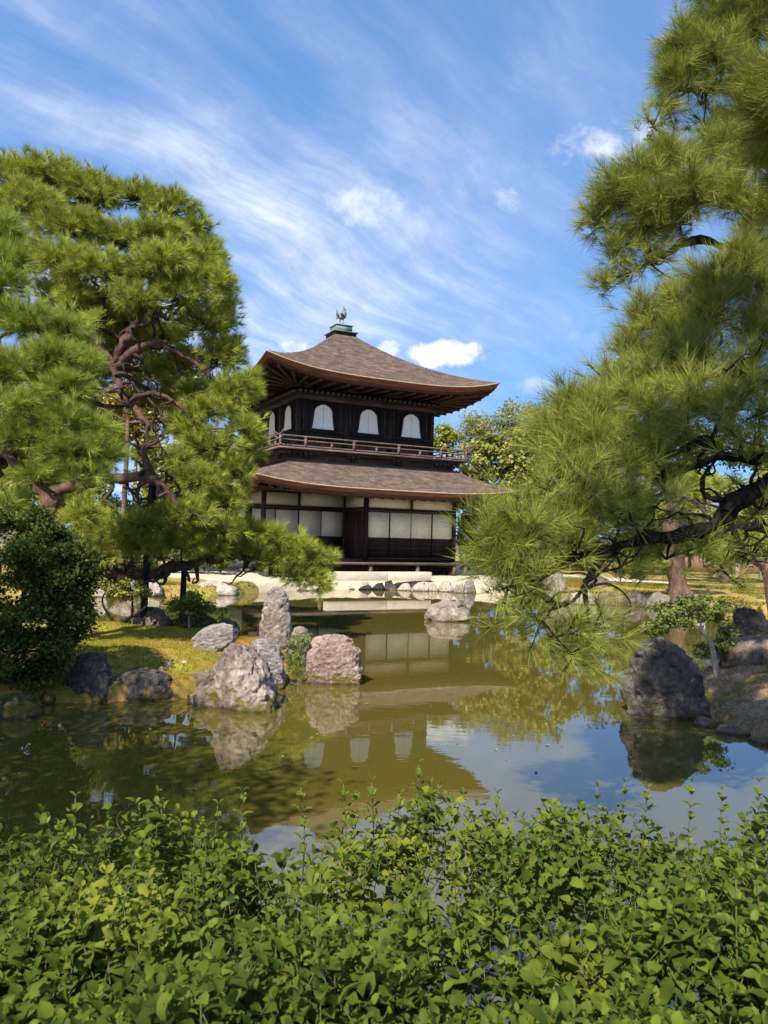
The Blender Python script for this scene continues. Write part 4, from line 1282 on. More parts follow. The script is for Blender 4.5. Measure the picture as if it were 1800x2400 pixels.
# ------------------------------------------------------------------ pines
pine('tall cloud-pruned pine with twisting red limbs on the moss bank', 'pine_tree',
     [(108, 1130, 12.5, .15), (96, 1020, 12.6, .14), (118, 880, 12.6, .13), (135, 740, 12.7, .14), (146, 640, 12.8, .12), (180, 520, 12.9, .08), (210, 430, 13, .05)],
     [[(140, 690, 12.7, .11), (175, 690, 12.5, .10), (205, 735, 12.4, .09), (245, 790, 12.4, .085), (290, 760, 12.4, .08), (330, 740, 12.5, .06), (400, 770, 12.6, .04), (470, 830, 12.7, .03)],
      [(146, 640, 12.8, .10), (200, 640, 12.8, .08), (250, 612, 12.9, .07), (330, 570, 12.9, .05), (400, 520, 13, .03)],
      [(245, 790, 12.4, .08), (272, 730, 12.3, .075), (300, 690, 12.3, .06), (318, 660, 12.4, .05), (360, 690, 12.4, .04)],
      [(245, 795, 12.4, .07), (268, 850, 12.3, .055), (290, 880, 12.3, .05), (330, 930, 12.3, .045), (350, 985, 12.3, .03)],
      [(290, 860, 12.3, .045), (340, 850, 12.3, .04), (390, 880, 12.4, .035), (440, 930, 12.5, .02)],
      [(110, 1060, 12.5, .10), (190, 1040, 12.2, .085), (260, 1035, 12.0, .08), (318, 1034, 12.0, .08), (348, 1050, 12.0, .07), (378, 1082, 12.0, .055), (390, 1100, 12.0, .03)],
      [(325, 1030, 12.0, .07), (312, 990, 12.0, .055), (308, 960, 12.0, .03)],
      [(318, 1040, 12, .03), (296, 1060, 12, .028), (300, 1100, 12, .022), (312, 1120, 12, .018)],
      [(112, 1180, 12.4, .12), (180, 1215, 12.3, .11), (250, 1238, 12.3, .10), (320, 1240, 12.4, .095), (400, 1222, 12.6, .08), (500, 1205, 13, .06), (590, 1210, 13.5, .045), (650, 1222, 13.8, .03)]],
     [(30, 380, 80, 50, 12.9), (110, 380, 85, 50, 13), (185, 420, 80, 55, 13), (60, 450, 95, 55, 12.6), (150, 490, 95, 52, 12.5), (290, 425, 75, 38, 13.2), (370, 450, 70, 42, 13.2), (420, 500, 52, 48, 13.2),
      (250, 515, 80, 40, 12.7), (330, 510, 80, 42, 12.8), (400, 560, 75, 45, 12.8), (460, 570, 38, 60, 13.2), (130, 560, 80, 42, 12.2), (225, 585, 85, 48, 12.2), (320, 590, 80, 48, 12.3), (390, 640, 78, 50, 12.4), (300, 645, 62, 34, 12.1), (430, 600, 55, 45, 12.7),
      (440, 700, 62, 48, 12.7), (485, 690, 34, 70, 13.0), (470, 770, 50, 55, 12.9), (505, 770, 26, 55, 13), (505, 850, 58, 50, 12.8), (540, 838, 30, 45, 12.9), (450, 890, 70, 42, 12.6), (530, 930, 44, 48, 12.7), (455, 960, 75, 45, 12.5), (545, 975, 30, 32, 12.8), (400, 925, 48, 34, 12.4),
      (505, 1020, 52, 42, 12.6), (430, 1035, 70, 38, 12.4), (390, 990, 42, 30, 12.3, .7), (485, 1085, 58, 45, 12.6), (400, 1110, 75, 42, 12.2), (330, 1135, 62, 38, 12.0), (250, 1150, 75, 44, 12.0), (180, 1120, 60, 46, 12.0), (470, 1140, 70, 40, 12.6), (290, 1180, 70, 34, 12.1), (390, 1175, 70, 36, 12.4), (460, 1185, 60, 34, 12.7), (210, 1190, 52, 30, 12.1),
      (540, 1150, 46, 36, 13.0), (530, 1195, 58, 36, 13.1), (590, 1165, 46, 36, 13.2), (600, 1205, 52, 38, 13.3), (640, 1180, 44, 34, 13.4), (670, 1205, 38, 30, 13.5), (708, 1212, 20, 20, 13.6), (650, 1240, 58, 34, 13.5), (690, 1258, 30, 28, 13.6), (210, 690, 26, 22, 12.1, .6), (150, 590, 40, 30, 12.1), (340, 990, 30, 22, 12.3, .5), (200, 660, 50, 40, 14.2), (270, 690, 55, 45, 14.4), (350, 720, 55, 40, 14.4), (400, 790, 50, 44, 14.3), (330, 800, 46, 36, 14.5, .7), (240, 740, 44, 36, 14.4, .7), (150, 720, 55, 55, 14.0), (180, 820, 50, 50, 14.2), (120, 640, 50, 44, 13.8), (60, 560, 70, 60, 13.5), (420, 860, 50, 40, 14.0), (370, 930, 40, 30, 13.8, .6), (90, 900, 80, 60, 13.5), (60, 1020, 70, 60, 13.2), (150, 1080, 60, 50, 13.0), (300, 740, 60, 50, 15), (220, 800, 60, 50, 15), (380, 860, 56, 44, 15), (310, 870, 50, 36, 15, .7), (160, 640, 46, 36, 12.2), (480, 620, 40, 50, 12.6), (350, 560, 60, 40, 12.0)],
     NEEDLE_A, REDBARK, 0.180, 31, 0.0058, 0.78, 520, 3, base=(-5.35, 12.5, .2, .17), limbmat=None, wander=150)
pine('shorter dense pine with layered boughs at the left edge', 'pine_tree',
     [(-30, 1110, 9.4, .15), (0, 900, 9.4, .11), (-20, 700, 9.4, .09), (0, 560, 9.5, .05)],
     [[(-20, 880, 9.4, .08), (40, 820, 9.3, .06), (110, 790, 9.3, .04)], [(-10, 960, 9.4, .07), (40, 1000, 9.2, .05), (90, 1045, 9.2, .04), (140, 1090, 9.2, .025)], [(0, 975, 9.3, .06), (90, 980, 9.2, .05), (190, 985, 9.2, .03)]],
     [(5, 500, 52, 46, 9.6), (30, 560, 52, 42, 9.5), (10, 610, 60, 36, 9.4), (60, 700, 95, 52, 9.4), (150, 720, 55, 48, 9.4), (20, 680, 60, 42, 9.5), (115, 775, 85, 45, 9.2), (190, 790, 40, 40, 9.3), (30, 800, 85, 50, 9.2), (130, 840, 75, 40, 9.1),
      (40, 880, 85, 42, 9.0), (130, 910, 80, 45, 9.0), (200, 930, 52, 40, 9.1), (60, 950, 90, 40, 9.0), (160, 975, 80, 42, 9.0), (230, 985, 46, 40, 9.1), (180, 1025, 70, 28, 9.0), (20, 1090, 50, 34, 9.2, .6), (90, 1020, 60, 24, 9.0, .8)],
     NEEDLE_B, PINEBARK, 0.18, 44, 0.0042, 0.78, 640, 8, base=(-4.95, 9.4, .2, .17))
pine('near black pine reaching in from the right with long drooping boughs', 'pine_tree',
     [(1980, 1200, 5.2, .20), (1960, 900, 5.4, .17), (1930, 500, 5.8, .14), (1880, 200, 6.2, .10), (1800, 20, 6.6, .06)],
     [[(1960, 960, 5.3, .12), (1750, 1000, 4.9, .070), (1659, 1038, 4.8, .054), (1600, 1080, 4.8, .050), (1530, 1130, 4.75, .046), (1450, 1156, 4.7, .041), (1380, 1168, 4.7, .036), (1310, 1186, 4.7, .031), (1250, 1203, 4.7, .024), (1190, 1236, 4.7, .022), (1150, 1262, 4.7, .012)],
      [(1330, 1184, 4.7, .03), (1295, 1215, 4.65, .023), (1262, 1262, 4.6, .018), (1264, 1300, 4.6, .014), (1270, 1345, 4.6, .008)],
      [(1262, 1262, 4.6, .014), (1232, 1300, 4.6, .011), (1180, 1320, 4.6, .008), (1140, 1335, 4.6, .005)],
      [(1750, 1000, 4.9, .045), (1640, 990, 4.9, .034), (1560, 988, 4.9, .029), (1490, 1005, 4.9, .024), (1420, 1040, 4.9, .019), (1330, 1080, 4.85, .013)],
      [(1560, 985, 4.9, .026), (1525, 950, 4.9, .030), (1470, 972, 4.9, .022), (1400, 995, 4.9, .016), (1300, 1010, 4.9, .010)],
      [(1600, 1080, 4.8, .022), (1530, 1075, 4.8, .018), (1515, 1040, 4.8, .014), (1530, 1005, 4.8, .010)],
      [(1640, 1050, 4.8, .035), (1570, 1100, 4.7, .03), (1590, 1150, 4.7, .022), (1600, 1190, 4.7, .016), (1560, 1220, 4.7, .01)],
      [(1930, 560, 5.8, .08), (1760, 560, 6.1, .06), (1620, 540, 6.3, .04), (1500, 520, 6.4, .03), (1420, 560, 6.4, .02), (1330, 600, 6.4, .012)],
      [(1900, 300, 6.1, .07), (1720, 260, 6.6, .05), (1580, 200, 6.8, .035), (1500, 190, 6.8, .02)],
      [(1900, 420, 6.0, .06), (1700, 440, 6.3, .045), (1560, 440, 6.4, .03), (1400, 430, 6.4, .02)],
      [(1950, 800, 5.4, .08), (1780, 850, 5.2, .06), (1640, 830, 5.1, .04), (1500, 800, 5.2, .03), (1400, 800, 5.3, .02)],
      [(1880, 200, 6.2, .08), (2050, -100, 4.8, .07), (1960, -300, 3.8, .06), (1760, -420, 3.2, .05), (1560, -480, 2.9, .04), (1420, -500, 2.8, .035), (1280, -500, 2.6, .025), (1150, -480, 2.5, .015)],
      [(1980, 700, 5.3, .08), (1900, 480, 4.9, .06), (1860, 250, 4.5, .05), (1820, 60, 4.1, .03)],
      [(1700, 1010, 4.9, .04), (1640, 1130, 4.7, .022), (1590, 1135, 4.7, .018), (1540, 1165, 4.7, .012)]],
     [(1560, 30, 75, 45, 6.8), (1630, 70, 60, 60, 6.8), (1480, 95, 58, 50, 6.8), (1550, 120, 62, 45, 6.7), (1460, 170, 48, 46, 6.8), (1520, 190, 45, 30, 6.8, .6), (1620, 170, 55, 50, 6.6), (1440, 232, 40, 26, 6.8, .7), (1410, 272, 28, 18, 6.8), (1600, 250, 60, 40, 6.8, .55), (1520, 262, 50, 25, 6.9, .4), (1650, 0, 60, 50, 6.7),
      (1560, 320, 75, 42, 6.4), (1460, 340, 70, 40, 6.4), (1380, 375, 62, 38, 6.4), (1630, 340, 55, 60, 6.2), (1330, 420, 55, 42, 6.4), (1410, 430, 70, 46, 6.3), (1500, 410, 72, 50, 6.2), (1590, 420, 60, 50, 6.1), (1300, 475, 38, 38, 6.5), (1380, 490, 62, 36, 6.4), (1470, 480, 50, 34, 6.4, .8), (1330, 545, 40, 36, 6.5, .75), (1400, 555, 52, 28, 6.4, .6), (1315, 610, 26, 22, 6.5), (1360, 590, 34, 20, 6.5, .6),
      (1640, 480, 45, 60, 6.0), (1600, 560, 66, 46, 5.9), (1540, 610, 70, 42, 5.8), (1640, 620, 48, 52, 5.7), (1460, 660, 66, 40, 5.8), (1380, 680, 44, 34, 5.9), (1540, 690, 75, 46, 5.6), (1630, 710, 55, 52, 5.5), (1440, 730, 62, 44, 5.7), (1370, 750, 40, 46, 5.8), (1500, 770, 75, 46, 5.4), (1600, 800, 66, 46, 5.2),
      (1400, 820, 70, 46, 5.4), (1320, 830, 55, 40, 5.5), (1240, 870, 60, 36, 5.4), (1215, 890, 48, 36, 5.4), (1300, 900, 70, 44, 5.2), (1400, 890, 75, 44, 5.1), (1490, 860, 66, 42, 5.1), (1570, 880, 62, 38, 5.0), (1640, 890, 45, 36, 4.9), (1185, 940, 42, 34, 5.3), (1240, 945, 58, 36, 5.1), (1310, 970, 66, 38, 5.0), (1400, 960, 62, 36, 5.0), (1225, 1000, 52, 32, 5.0), (1260, 1030, 62, 36, 4.9), (1350, 1040, 58, 32, 4.9), (1215, 1065, 46, 32, 4.8), (1250, 1090, 56, 32, 4.8), (1330, 1110, 56, 30, 4.8), (1410, 1090, 48, 28, 4.8, .8), (1440, 1030, 40, 24, 4.9, .6), (1480, 930, 52, 28, 5.0, .7), (1600, 950, 50, 24, 4.8, .6),
      (1110, 1110, 46, 40, 4.7), (1070, 1150, 42, 40, 4.7), (1130, 1160, 52, 38, 4.6), (1060, 1200, 40, 36, 4.7), (1110, 1215, 48, 34, 4.6), (1180, 1150, 48, 32, 4.7), (1230, 1160, 48, 26, 4.7), (1150, 1255, 46, 26, 4.6, .8), (1100, 1265, 34, 22, 4.7, .8),
      (1120, 1320, 30, 22, 4.6, .8), (1170, 1340, 38, 24, 4.6, .8), (1230, 1365, 40, 28, 4.6, .8), (1285, 1350, 38, 26, 4.6, .7), (1250, 1400, 36, 24, 4.6, .7), (1500, 1165, 36, 20, 4.8, .5), (1560, 1225, 40, 22, 4.7, .4), (1440, 1205, 40, 20, 4.8, .4), (1640, 1100, 40, 24, 4.8, .4), (1340, 1225, 34, 16, 4.8, .4), (1700, 300, 70, 60, 6.2), (1720, 420, 70, 60, 6.0), (1700, 540, 60, 60, 6.2), (1740, 640, 80, 60, 5.9), (1760, 520, 80, 60, 6.3), (1720, 760, 60, 60, 5.4), (1800, 700, 80, 60, 6.0), (1820, 560, 80, 60, 6.4), (1730, 180, 70, 60, 6.4), (1860, 800, 80, 60, 5.6), (1880, 640, 80, 60, 6.2), (1770, 390, 130, 100, 4.5), (1700, 240, 130, 100, 4.3), (1560, -330, 180, 110, 3.0), (1420, -420, 180, 110, 2.9), (1700, -250, 180, 120, 3.1), (1850, -100, 180, 120, 3.4), (1620, -520, 180, 110, 2.7), (1480, -180, 130, 80, 3.8), (1330, -380, 170, 100, 2.6), (1180, -360, 120, 70, 2.6, .7), (1600, -110, 140, 80, 4.2), (1800, 150, 140, 110, 4.0)],
     NEEDLE_E, BLACKBARK, 0.195, 40, 0.0032, 0.92, 900, 21, base=(3.75, 5.2, .2, .24), limbmat=BLACKBARK, tw=.8, grow=1.0, wander=120, wstep=.55)

# black props that hold up the pine limbs
for k, (lb, a, b, r_) in enumerate((('black timber prop under the crooked pine limb', (328, 1046, 12.0), (309, 1316, 12.6), .055), ('shorter black prop further right under the long low bough', (398, 1226, 12.7), (394, 1300, 12.9), .05))):
    p, q = at(*a), at(*b)
    q[2] = min(q[2], zland(q[0], q[1])) - .1
    m_ = MB().tube(np.linspace(q, p, 8) - q, np.linspace(r_ * 1.1, r_ * .95, 8), 10, .08, k)
    m_.build('prop_post', POLE, None, True, tuple(q))
    o = bpy.context.scene.objects[-1] if False else None
    po = [x for x in COL.objects if x.name.startswith('prop_post')][-1]
    tag(po, lb, 'prop', 'props under the pine limbs')

# ------------------------------------------------------------------ shrubs and small trees
leafy('large dark leafy bush at the left edge above the water', 'leafy_bush', 'bush', [(40, 1180, 110, 90), (130, 1230, 80, 70), (30, 1320, 120, 90), (130, 1325, 65, 65), (50, 1415, 90, 56), (118, 1395, 46, 42), (30, 1475, 60, 30), (165, 1270, 36, 44), (80, 1450, 46, 26)], 8.3, BUSHLEAF, .045, 1.25, 31, trunk=[(-4.0, 8.3, .2), (-3.9, 8.3, 1.2)], clump=.16, tr=.05, bark=TWIG)
leafy('small twisted dwarf tree leaning left on the moss bank', 'dwarf_tree', 'tree', [(215, 1265, 18, 10), (245, 1275, 20, 11), (280, 1262, 26, 12), (310, 1275, 20, 12), (262, 1282, 22, 9)], 12.2, LEAF_OLIVE, .05, 1.3, 32,
      trunk=[at(250, 1366, 12.2), at(278, 1336, 12.2), at(300, 1325, 12.2), at(318, 1302, 12.2), at(300, 1280, 12.2)], bark=BLACKBARK, clump=.12, tr=.035, multi=[[at(285, 1330, 12.2), at(286, 1300, 12.2), at(282, 1270, 12.2)], [at(250, 1350, 12.2), at(222, 1305, 12.2), at(228, 1275, 12.2)]])
leafy('small bright green bush on the back of the moss bank', 'small_bush', 'bush', [(398, 1292, 26, 18), (425, 1300, 24, 20), (380, 1310, 20, 14), (440, 1320, 22, 14), (410, 1318, 24, 14)], 12.3, SHRUBLEAF, .05, 1.2, 33, trunk=[at(410, 1366, 12.3), at(408, 1340, 12.3), at(412, 1305, 12.3)], bark=PALEBARK, clump=.12, tr=.02)
leafy('small spreading tree with a pale leaning trunk on the right bank', 'small_tree', 'tree', [(1505, 1302, 42, 16), (1455, 1318, 44, 18), (1545, 1312, 30, 18), (1425, 1350, 28, 14), (1480, 1335, 36, 16), (1530, 1335, 28, 12), (1410, 1362, 16, 8)], 10.6, SHRUBLEAF, .05, 1.15, 34,
      trunk=[np.array([at(1550, 1430, 10.6)[0], 10.6, zland(at(1550, 1430, 10.6)[0], 10.6) - .1]), at(1538, 1396, 10.6), at(1518, 1362, 10.6), at(1508, 1338, 10.6)], bark=PALEBARK, clump=.12, tr=.042, multi=[[at(1512, 1350, 10.6), at(1490, 1352, 10.6), at(1450, 1356, 10.6)]])
leafy('low dark-green shrub at the foot of the small leaning tree', 'low_shrub', 'shrub', [(1522, 1408, 22, 16), (1560, 1385, 24, 22), (1575, 1365, 18, 14), (1540, 1395, 20, 16)], 10.9, SHRUBLEAF, .05, 1.2, 35, clump=.11, tr=.02, bark=TWIG)
leafy('clump of ferns beside the reddish boulder', 'fern_clump', 'fern', [(640, 1392, 22, 16), (664, 1380, 16, 12), (634, 1425, 16, 14), (655, 1405, 16, 14)], 10.3, SHRUBLEAF, .05, 0.9, 36, clump=.09, tr=.008, bark=STEMG, asp=.35)
leafy('low grassy tuft at the waterline left of the reddish boulder', 'grass_tuft', 'grass', [(630, 1448, 18, 12), (645, 1440, 12, 12)], 9.7, LEAF_LIME, .05, 0.9, 37, clump=.07, tr=.006, bark=STEMG, asp=.16)

# background trees and garden greenery
leafy('feathery pale bamboo rising right of the temple', 'bamboo_clump', 'bamboo', [(1035, 898, 26, 16), (1060, 915, 40, 30), (1025, 945, 32, 32), (1085, 940, 46, 42), (1120, 925, 46, 46), (1105, 892, 32, 26), (1150, 900, 40, 40)], 47, LEAF_BAMBOO, .30, 1.8, 41, clump=.75, tr=.10, asp=.24, droop=.8)
leafy('dense olive-green broadleaf tree behind the temple eave', 'broadleaf_tree', 'tree', [(1090, 985, 60, 54), (1030, 1000, 40, 50), (1015, 1040, 28, 40), (1140, 985, 50, 52), (1070, 1045, 56, 36), (1130, 1050, 56, 40), (1190, 960, 60, 60), (1190, 1040, 60, 50)], 43, LEAF_OLIVE, .26, 1.6, 42, clump=.6, tr=.2)
leafy('small yellow-green tree peeking over the balcony rail', 'young_tree', 'tree', [(960, 932, 16, 12), (950, 950, 14, 12), (976, 946, 14, 10), (962, 966, 20, 12)], 41, LEAF_LIME, .22, 1.3, 43, clump=.45, tr=.09)
leafy('yellow-olive shrubbery against the right side of the temple', 'garden_shrub', 'shrub', [(1008, 1105, 26, 34), (1040, 1120, 40, 44), (1010, 1165, 26, 36), (1060, 1180, 46, 44), (1100, 1130, 46, 46), (1030, 1215, 36, 24)], 37, LEAF_OLIVE, .20, 1.6, 44, clump=.45, tr=.08)
leafy('bright lime-green pine crown on the far right bank', 'round_tree', 'tree', [(1480, 1075, 46, 34), (1540, 1050, 56, 34), (1600, 1080, 56, 34), (1660, 1060, 60, 40), (1420, 1100, 40, 30), (1570, 1110, 50, 24), (1700, 1100, 50, 34)], 29, LEAF_LIME, .16, 1.1, 45, clump=.4, tr=.16)
for k, (bl, D, mt, lb) in enumerate((
        ([(1240, 1110, 66, 60), (1310, 1090, 60, 60), (1280, 1180, 70, 50), (1210, 1180, 46, 46)], 39, LEAF_OLIVE, 'dull olive tree behind the lowest pine boughs'),
        ([(1390, 1130, 60, 60), (1450, 1150, 60, 50), (1370, 1190, 50, 40), (1430, 1060, 60, 50)], 36, LEAF_GREEN, 'dark green tree left of the far pine trunk'),
        ([(1540, 1160, 50, 40), (1600, 1150, 50, 44), (1570, 1200, 50, 26)], 33, LEAF_GREEN, 'low dark green tree above the gravel path'),
        ([(1690, 1150, 60, 60), (1740, 1180, 60, 50), (1650, 1190, 36, 26)], 31, LEAF_OLIVE, 'olive bush at the right edge beyond the path'),
        ([(1330, 960, 90, 60), (1440, 960, 90, 70), (1560, 960, 90, 50), (1680, 980, 90, 60)], 55, LEAF_GREEN, 'distant green tree line behind the near pine'))):
    leafy(lb, 'garden_tree', 'tree', bl, D, mt, .0052 * D, 1.0, 60 + k, clump=.014 * D, tr=.1, group='trees beyond the far right bank')
for k, (bl, D, mt, lb) in enumerate((
        ([(265, 870, 48, 36), (310, 900, 44, 36), (250, 925, 40, 36), (300, 955, 50, 34), (345, 890, 36, 30)], 33, LEAF_GOLD, 'golden maple glowing behind the twisted red limbs'),
        ([(330, 1020, 56, 36), (390, 1000, 50, 40), (430, 1060, 60, 40), (360, 1070, 56, 36), (470, 980, 44, 44)], 31, LEAF_LIME, 'lime-yellow maple behind the crooked limb and prop'),
        ([(50, 1040, 60, 40), (120, 1060, 56, 40), (190, 1070, 56, 40), (60, 1110, 70, 36), (-30, 1060, 60, 50), (160, 1000, 60, 40)], 29, LEAF_LIME, 'lime-yellow maple between the two left pine trunks'),
        ([(250, 1110, 56, 34), (310, 1120, 56, 36), (380, 1130, 56, 34), (200, 1130, 50, 36), (440, 1140, 50, 36)], 28, LEAF_LIME, 'low yellow-green thicket under the crooked limb'),
        ([(60, 1180, 80, 40), (160, 1190, 70, 36), (260, 1190, 70, 34), (350, 1200, 60, 30), (440, 1200, 60, 26)], 27, LEAF_GREEN, 'dark green hedge-like thicket low on the far left bank'),
        ([(0, 930, 90, 60), (110, 940, 90, 60), (210, 900, 70, 60), (-90, 980, 90, 80)], 42, LEAF_GREEN, 'tall dark tree far behind the left pines'),
        ([(200, 690, 60, 50), (280, 700, 66, 50), (360, 750, 60, 46), (230, 770, 60, 46), (330, 810, 60, 40), (410, 840, 56, 44), (140, 760, 60, 60), (150, 860, 60, 60), (400, 900, 50, 40)], 25, LEAF_GREEN, 'tall dark tree seen through the twisted red limbs'),
        ([(520, 1080, 40, 46), (500, 1150, 46, 40), (540, 1140, 24, 30)], 40, LEAF_GREEN, 'dark tree just left of the temple eave'))):
    leafy(lb, 'garden_tree', 'tree', bl, D, mt, .0052 * D, 1.5, 80 + k, clump=.014 * D, tr=.1, group='trees beyond the far left bank')

# trees that stand round the viewpoint, beside and behind it, and throw the foreground into dappled shade
def shade_tree(label, cx_, cy_, blobs, seed):
    r_ = np.random.default_rng(seed)
    z0 = zland(cx_, cy_) - .05
    base = np.array([cx_, cy_, z0])
    root = tag(empty('shade_tree', tuple(base)), label, 'tree')
    tm = MB()
    top = np.mean([b[:3] for b in blobs], axis=0)
    tp = curve([base, base * .5 + top * .5 + np.array([.2, .1, -.3]), top], 16)
    tm.tube(tp - base, np.linspace(.16, .07, 16), 12, .2, seed)
    Vs, Fs, ts, off = [], [], [], 0
    for (x, y, z, rad) in blobs:
        c = np.array([x, y, z])
        tm.tube(curve([tp[9], (tp[9] + c) / 2 + r_.normal(0, .15, 3), c], 8) - base, np.linspace(.06, .015, 8), 6)
        nc = int(60 * rad * rad)
        cc = c + unit(r_.normal(size=(nc, 3))) * (r_.uniform(.3, 1, nc) ** .5)[:, None] * rad
        P = np.repeat(cc, 34, 0) + r_.normal(0, .16, (nc * 34, 3))
        V, F = leaf_quads(P, unit(r_.normal(0, .6, (len(P), 3)) + np.array([0, 0, .6])), .085, r_)
        Vs.append(V)
        Fs.append(F + off)
        off += len(V)
        ts.append(np.repeat(r_.uniform(.1, .9, len(P)), 4))
    tm.build('trunk', PINEBARK, root, True)
    obj('crown', mesh_np('crown', np.vstack(Vs) - base, np.vstack(Fs), False, np.concatenate(ts)), LEAF_GREEN, root)


shade_tree('leafy garden tree behind the viewpoint shading the hedge', -3.6, -4.6, [(-2.2, -3.6, 5.4, 1.0), (-.8, -3.9, 5.8, .9), (-3.4, -3.9, 5.8, 1.0), (.5, -3.7, 5.6, .7)], 5)
shade_tree('leafy garden tree left of the viewpoint shading the bush', -7.2, 4.2, [(-5.9, 4.3, 4.4, 1.3), (-7.2, 4.8, 5.0, 1.4), (-6.6, 3.2, 4.6, 1.2), (-5.1, 5.0, 4.2, .9), (-7.8, 5.9, 4.0, 1.2), (-4.4, 1.5, 4.5, 1.3), (-5.4, 2.6, 4.6, 1.2), (-3.8, .5, 4.8, 1.1), (-6.2, 1.6, 5.2, 1.2), (-3.4, 0, 4.6, 1.1), (-5.0, .2, 4.8, 1.2), (-3.3, 1.3, 4.5, .9), (-4.6, 2.5, 4.3, 1.0), (-4.2, 3.3, 4.4, 1.1), (-3.6, 2.3, 4.5, 1.0), (-5.0, 3.7, 4.4, 1.1), (-4.5, 4.5, 4.2, .9), (-3.0, 1.6, 4.6, .8)], 6)

# trunks on the far right bank
def trunk_only(label, pts, rads, mat, seed, crown=None):
    P = np.array([at(*p) for p in pts])
    P[0][2] = zland(P[0][0], P[0][1]) - .1
    root = tag(empty('bank_pine', tuple(P[0])), label, 'tree', None)
    c = curve(P, 24)
    q = np.interp(np.linspace(0, 1, 24), np.linspace(0, 1, len(rads)), rads)
    q[:5] *= np.linspace(1.5, 1.0, 5)
    MB().tube(c - P[0], q, 20, .22, seed).build('trunk', mat, root, True)
    r_ = np.random.default_rng(seed)
    if crown:
        for a in crown:
            cc = at(*a[:2], a[4])
            k = S * a[4] / FPX
            PP, A, tn = pad_points(cc, a[2] * k, a[2] * k * .8, a[3] * k, 300, r_)
            V, F, t = needles(PP, A, .2, 22, .012, 1.0, r_)
            obj('needle_pad', mesh_np('needle_pad', V - P[0], F, False, t), NEEDLE_A, root)
            MB().tube(curve([c[-1], (c[-1] + cc) / 2 + r_.normal(0, .2, 3), cc], 8) - P[0], np.linspace(q[-1] * .6, .02, 8), 7).build('limb', mat, root, True)
    return root


trunk_only('thick ridged pine trunk standing on the far right bank', [(1470, 1288, 23), (1462, 1250, 23), (1456, 1200, 23), (1450, 1130, 23.2), (1462, 1060, 23.4)], [.32, .27, .26, .22, .16], PALEBARK if False else PINEBARK, 91, [(1440, 1030, 70, 30, 23.4), (1500, 1040, 60, 30, 23.2), (1395, 1215, 44, 20, 22.8), (1520, 1180, 40, 18, 22.8)])
trunk_only('slanting pine trunk leaning in at the far right edge', [(1690, 1270, 20), (1660, 1240, 20), (1634, 1210, 20), (1600, 1180, 20), (1560, 1150, 20), (1510, 1136, 20)], [.16, .15, .13, .10, .07, .04], PINEBARK, 92, [(1610, 1165, 50, 22, 20)])

# plaster store building half hidden beyond the right bank
sb = tag(empty('garden_building', (19.2, 43, .4), R(-12)), 'white plastered garden building half hidden behind the right trees', 'building')
MB().box(-4.2, 4.2, -2, 2, 0.9, 3.2).build('wall', WHITEWALL, sb)
MB().box(-4.25, 4.25, -2.05, 2.05, 0, 0.9).build('red_base', REDWALL, sb)
for x in (-4.2, -2.1, 0, 2.1, 4.2):
    MB().box(x - .09, x + .09, -2.08, -1.9, 0, 3.2).build('post', WOODH, sb)
MB().add([(-4.9, -2.8, 3.1), (4.9, -2.8, 3.1), (4.9, 0, 4.4), (-4.9, 0, 4.4), (-4.9, 2.8, 3.1), (4.9, 2.8, 3.1), (-4.9, -2.8, 3.25), (4.9, -2.8, 3.25), (4.9, 0, 4.58), (-4.9, 0, 4.58), (-4.9, 2.8, 3.25), (4.9, 2.8, 3.25)],
         [(6, 7, 8, 9), (9, 8, 11, 10), (0, 3, 2, 1), (3, 4, 5, 2), (0, 1, 7, 6), (4, 10, 11, 5), (0, 6, 9, 3), (3, 9, 10, 4), (1, 2, 8, 7), (2, 5, 11, 8)]).build('roof', TILE, sb)
for k in range(2):
    p = onz(1592 if k == 0 else 1645, 1243 + 8 * k, .42)
    o = MB().box(-.09, .09, -.09, .09, -.1, 1.25).build('fence_post', PALEBARK, None, False, (p[0], p[1], .42))
    bv = o.modifiers.new('bevel', 'BEVEL')
    bv.width = .02
    tag(o, ('pale wooden post standing at the far end of the gravel path', 'pale wooden post nearer the right edge by the path')[k], 'post', 'posts along the gravel path')

# ------------------------------------------------------------------ moss pile on the left bank
r_ = np.random.default_rng(4)
Pm = np.column_stack([r_.uniform(-4.6, -1.0, 36000), r_.uniform(8.2, 13.2, 36000)])
zm, wm_ = land(Pm)
keep = (wm_ == 1) & (zm > .08) & (sdf(Pm, LEFT_LAND) > 0.02)
Pm, zm = Pm[keep], zm[keep]
C = np.column_stack([Pm, zm])
V, F, t = needles(C, np.tile([0, 0, 1.0], (len(C), 1)) + r_.normal(0, .25, (len(C), 3)), .022, 3, .007, .9, r_, 0.1, 0)
o = obj('moss_pile', mesh_np('moss_pile', V, F, False, t), MOSSBLADE)
o['kind'] = 'stuff'
tag(o, 'short golden-green moss covering the left bank', 'moss')

Pm = np.column_stack([r_.uniform(3.3, 6.4, 26000), r_.uniform(6.8, 12.6, 26000)])
zm, wm_ = land(Pm)
keep = (wm_ == 2) & (zm > .05)
C = np.column_stack([Pm[keep], zm[keep] + .004])
ax = r_.normal(0, 1, (len(C), 3)) * np.array([1, 1, .25]) + np.array([0, 0, .15])
V, F, t = needles(C, ax, .05, 2, .006, .8, r_, 0.1, 0)
o = obj('needle_litter', mesh_np('needle_litter', V, F, False, t), LITTER)
o['kind'] = 'stuff'
tag(o, 'fallen brown pine needles strewn over the right bank', 'litter')

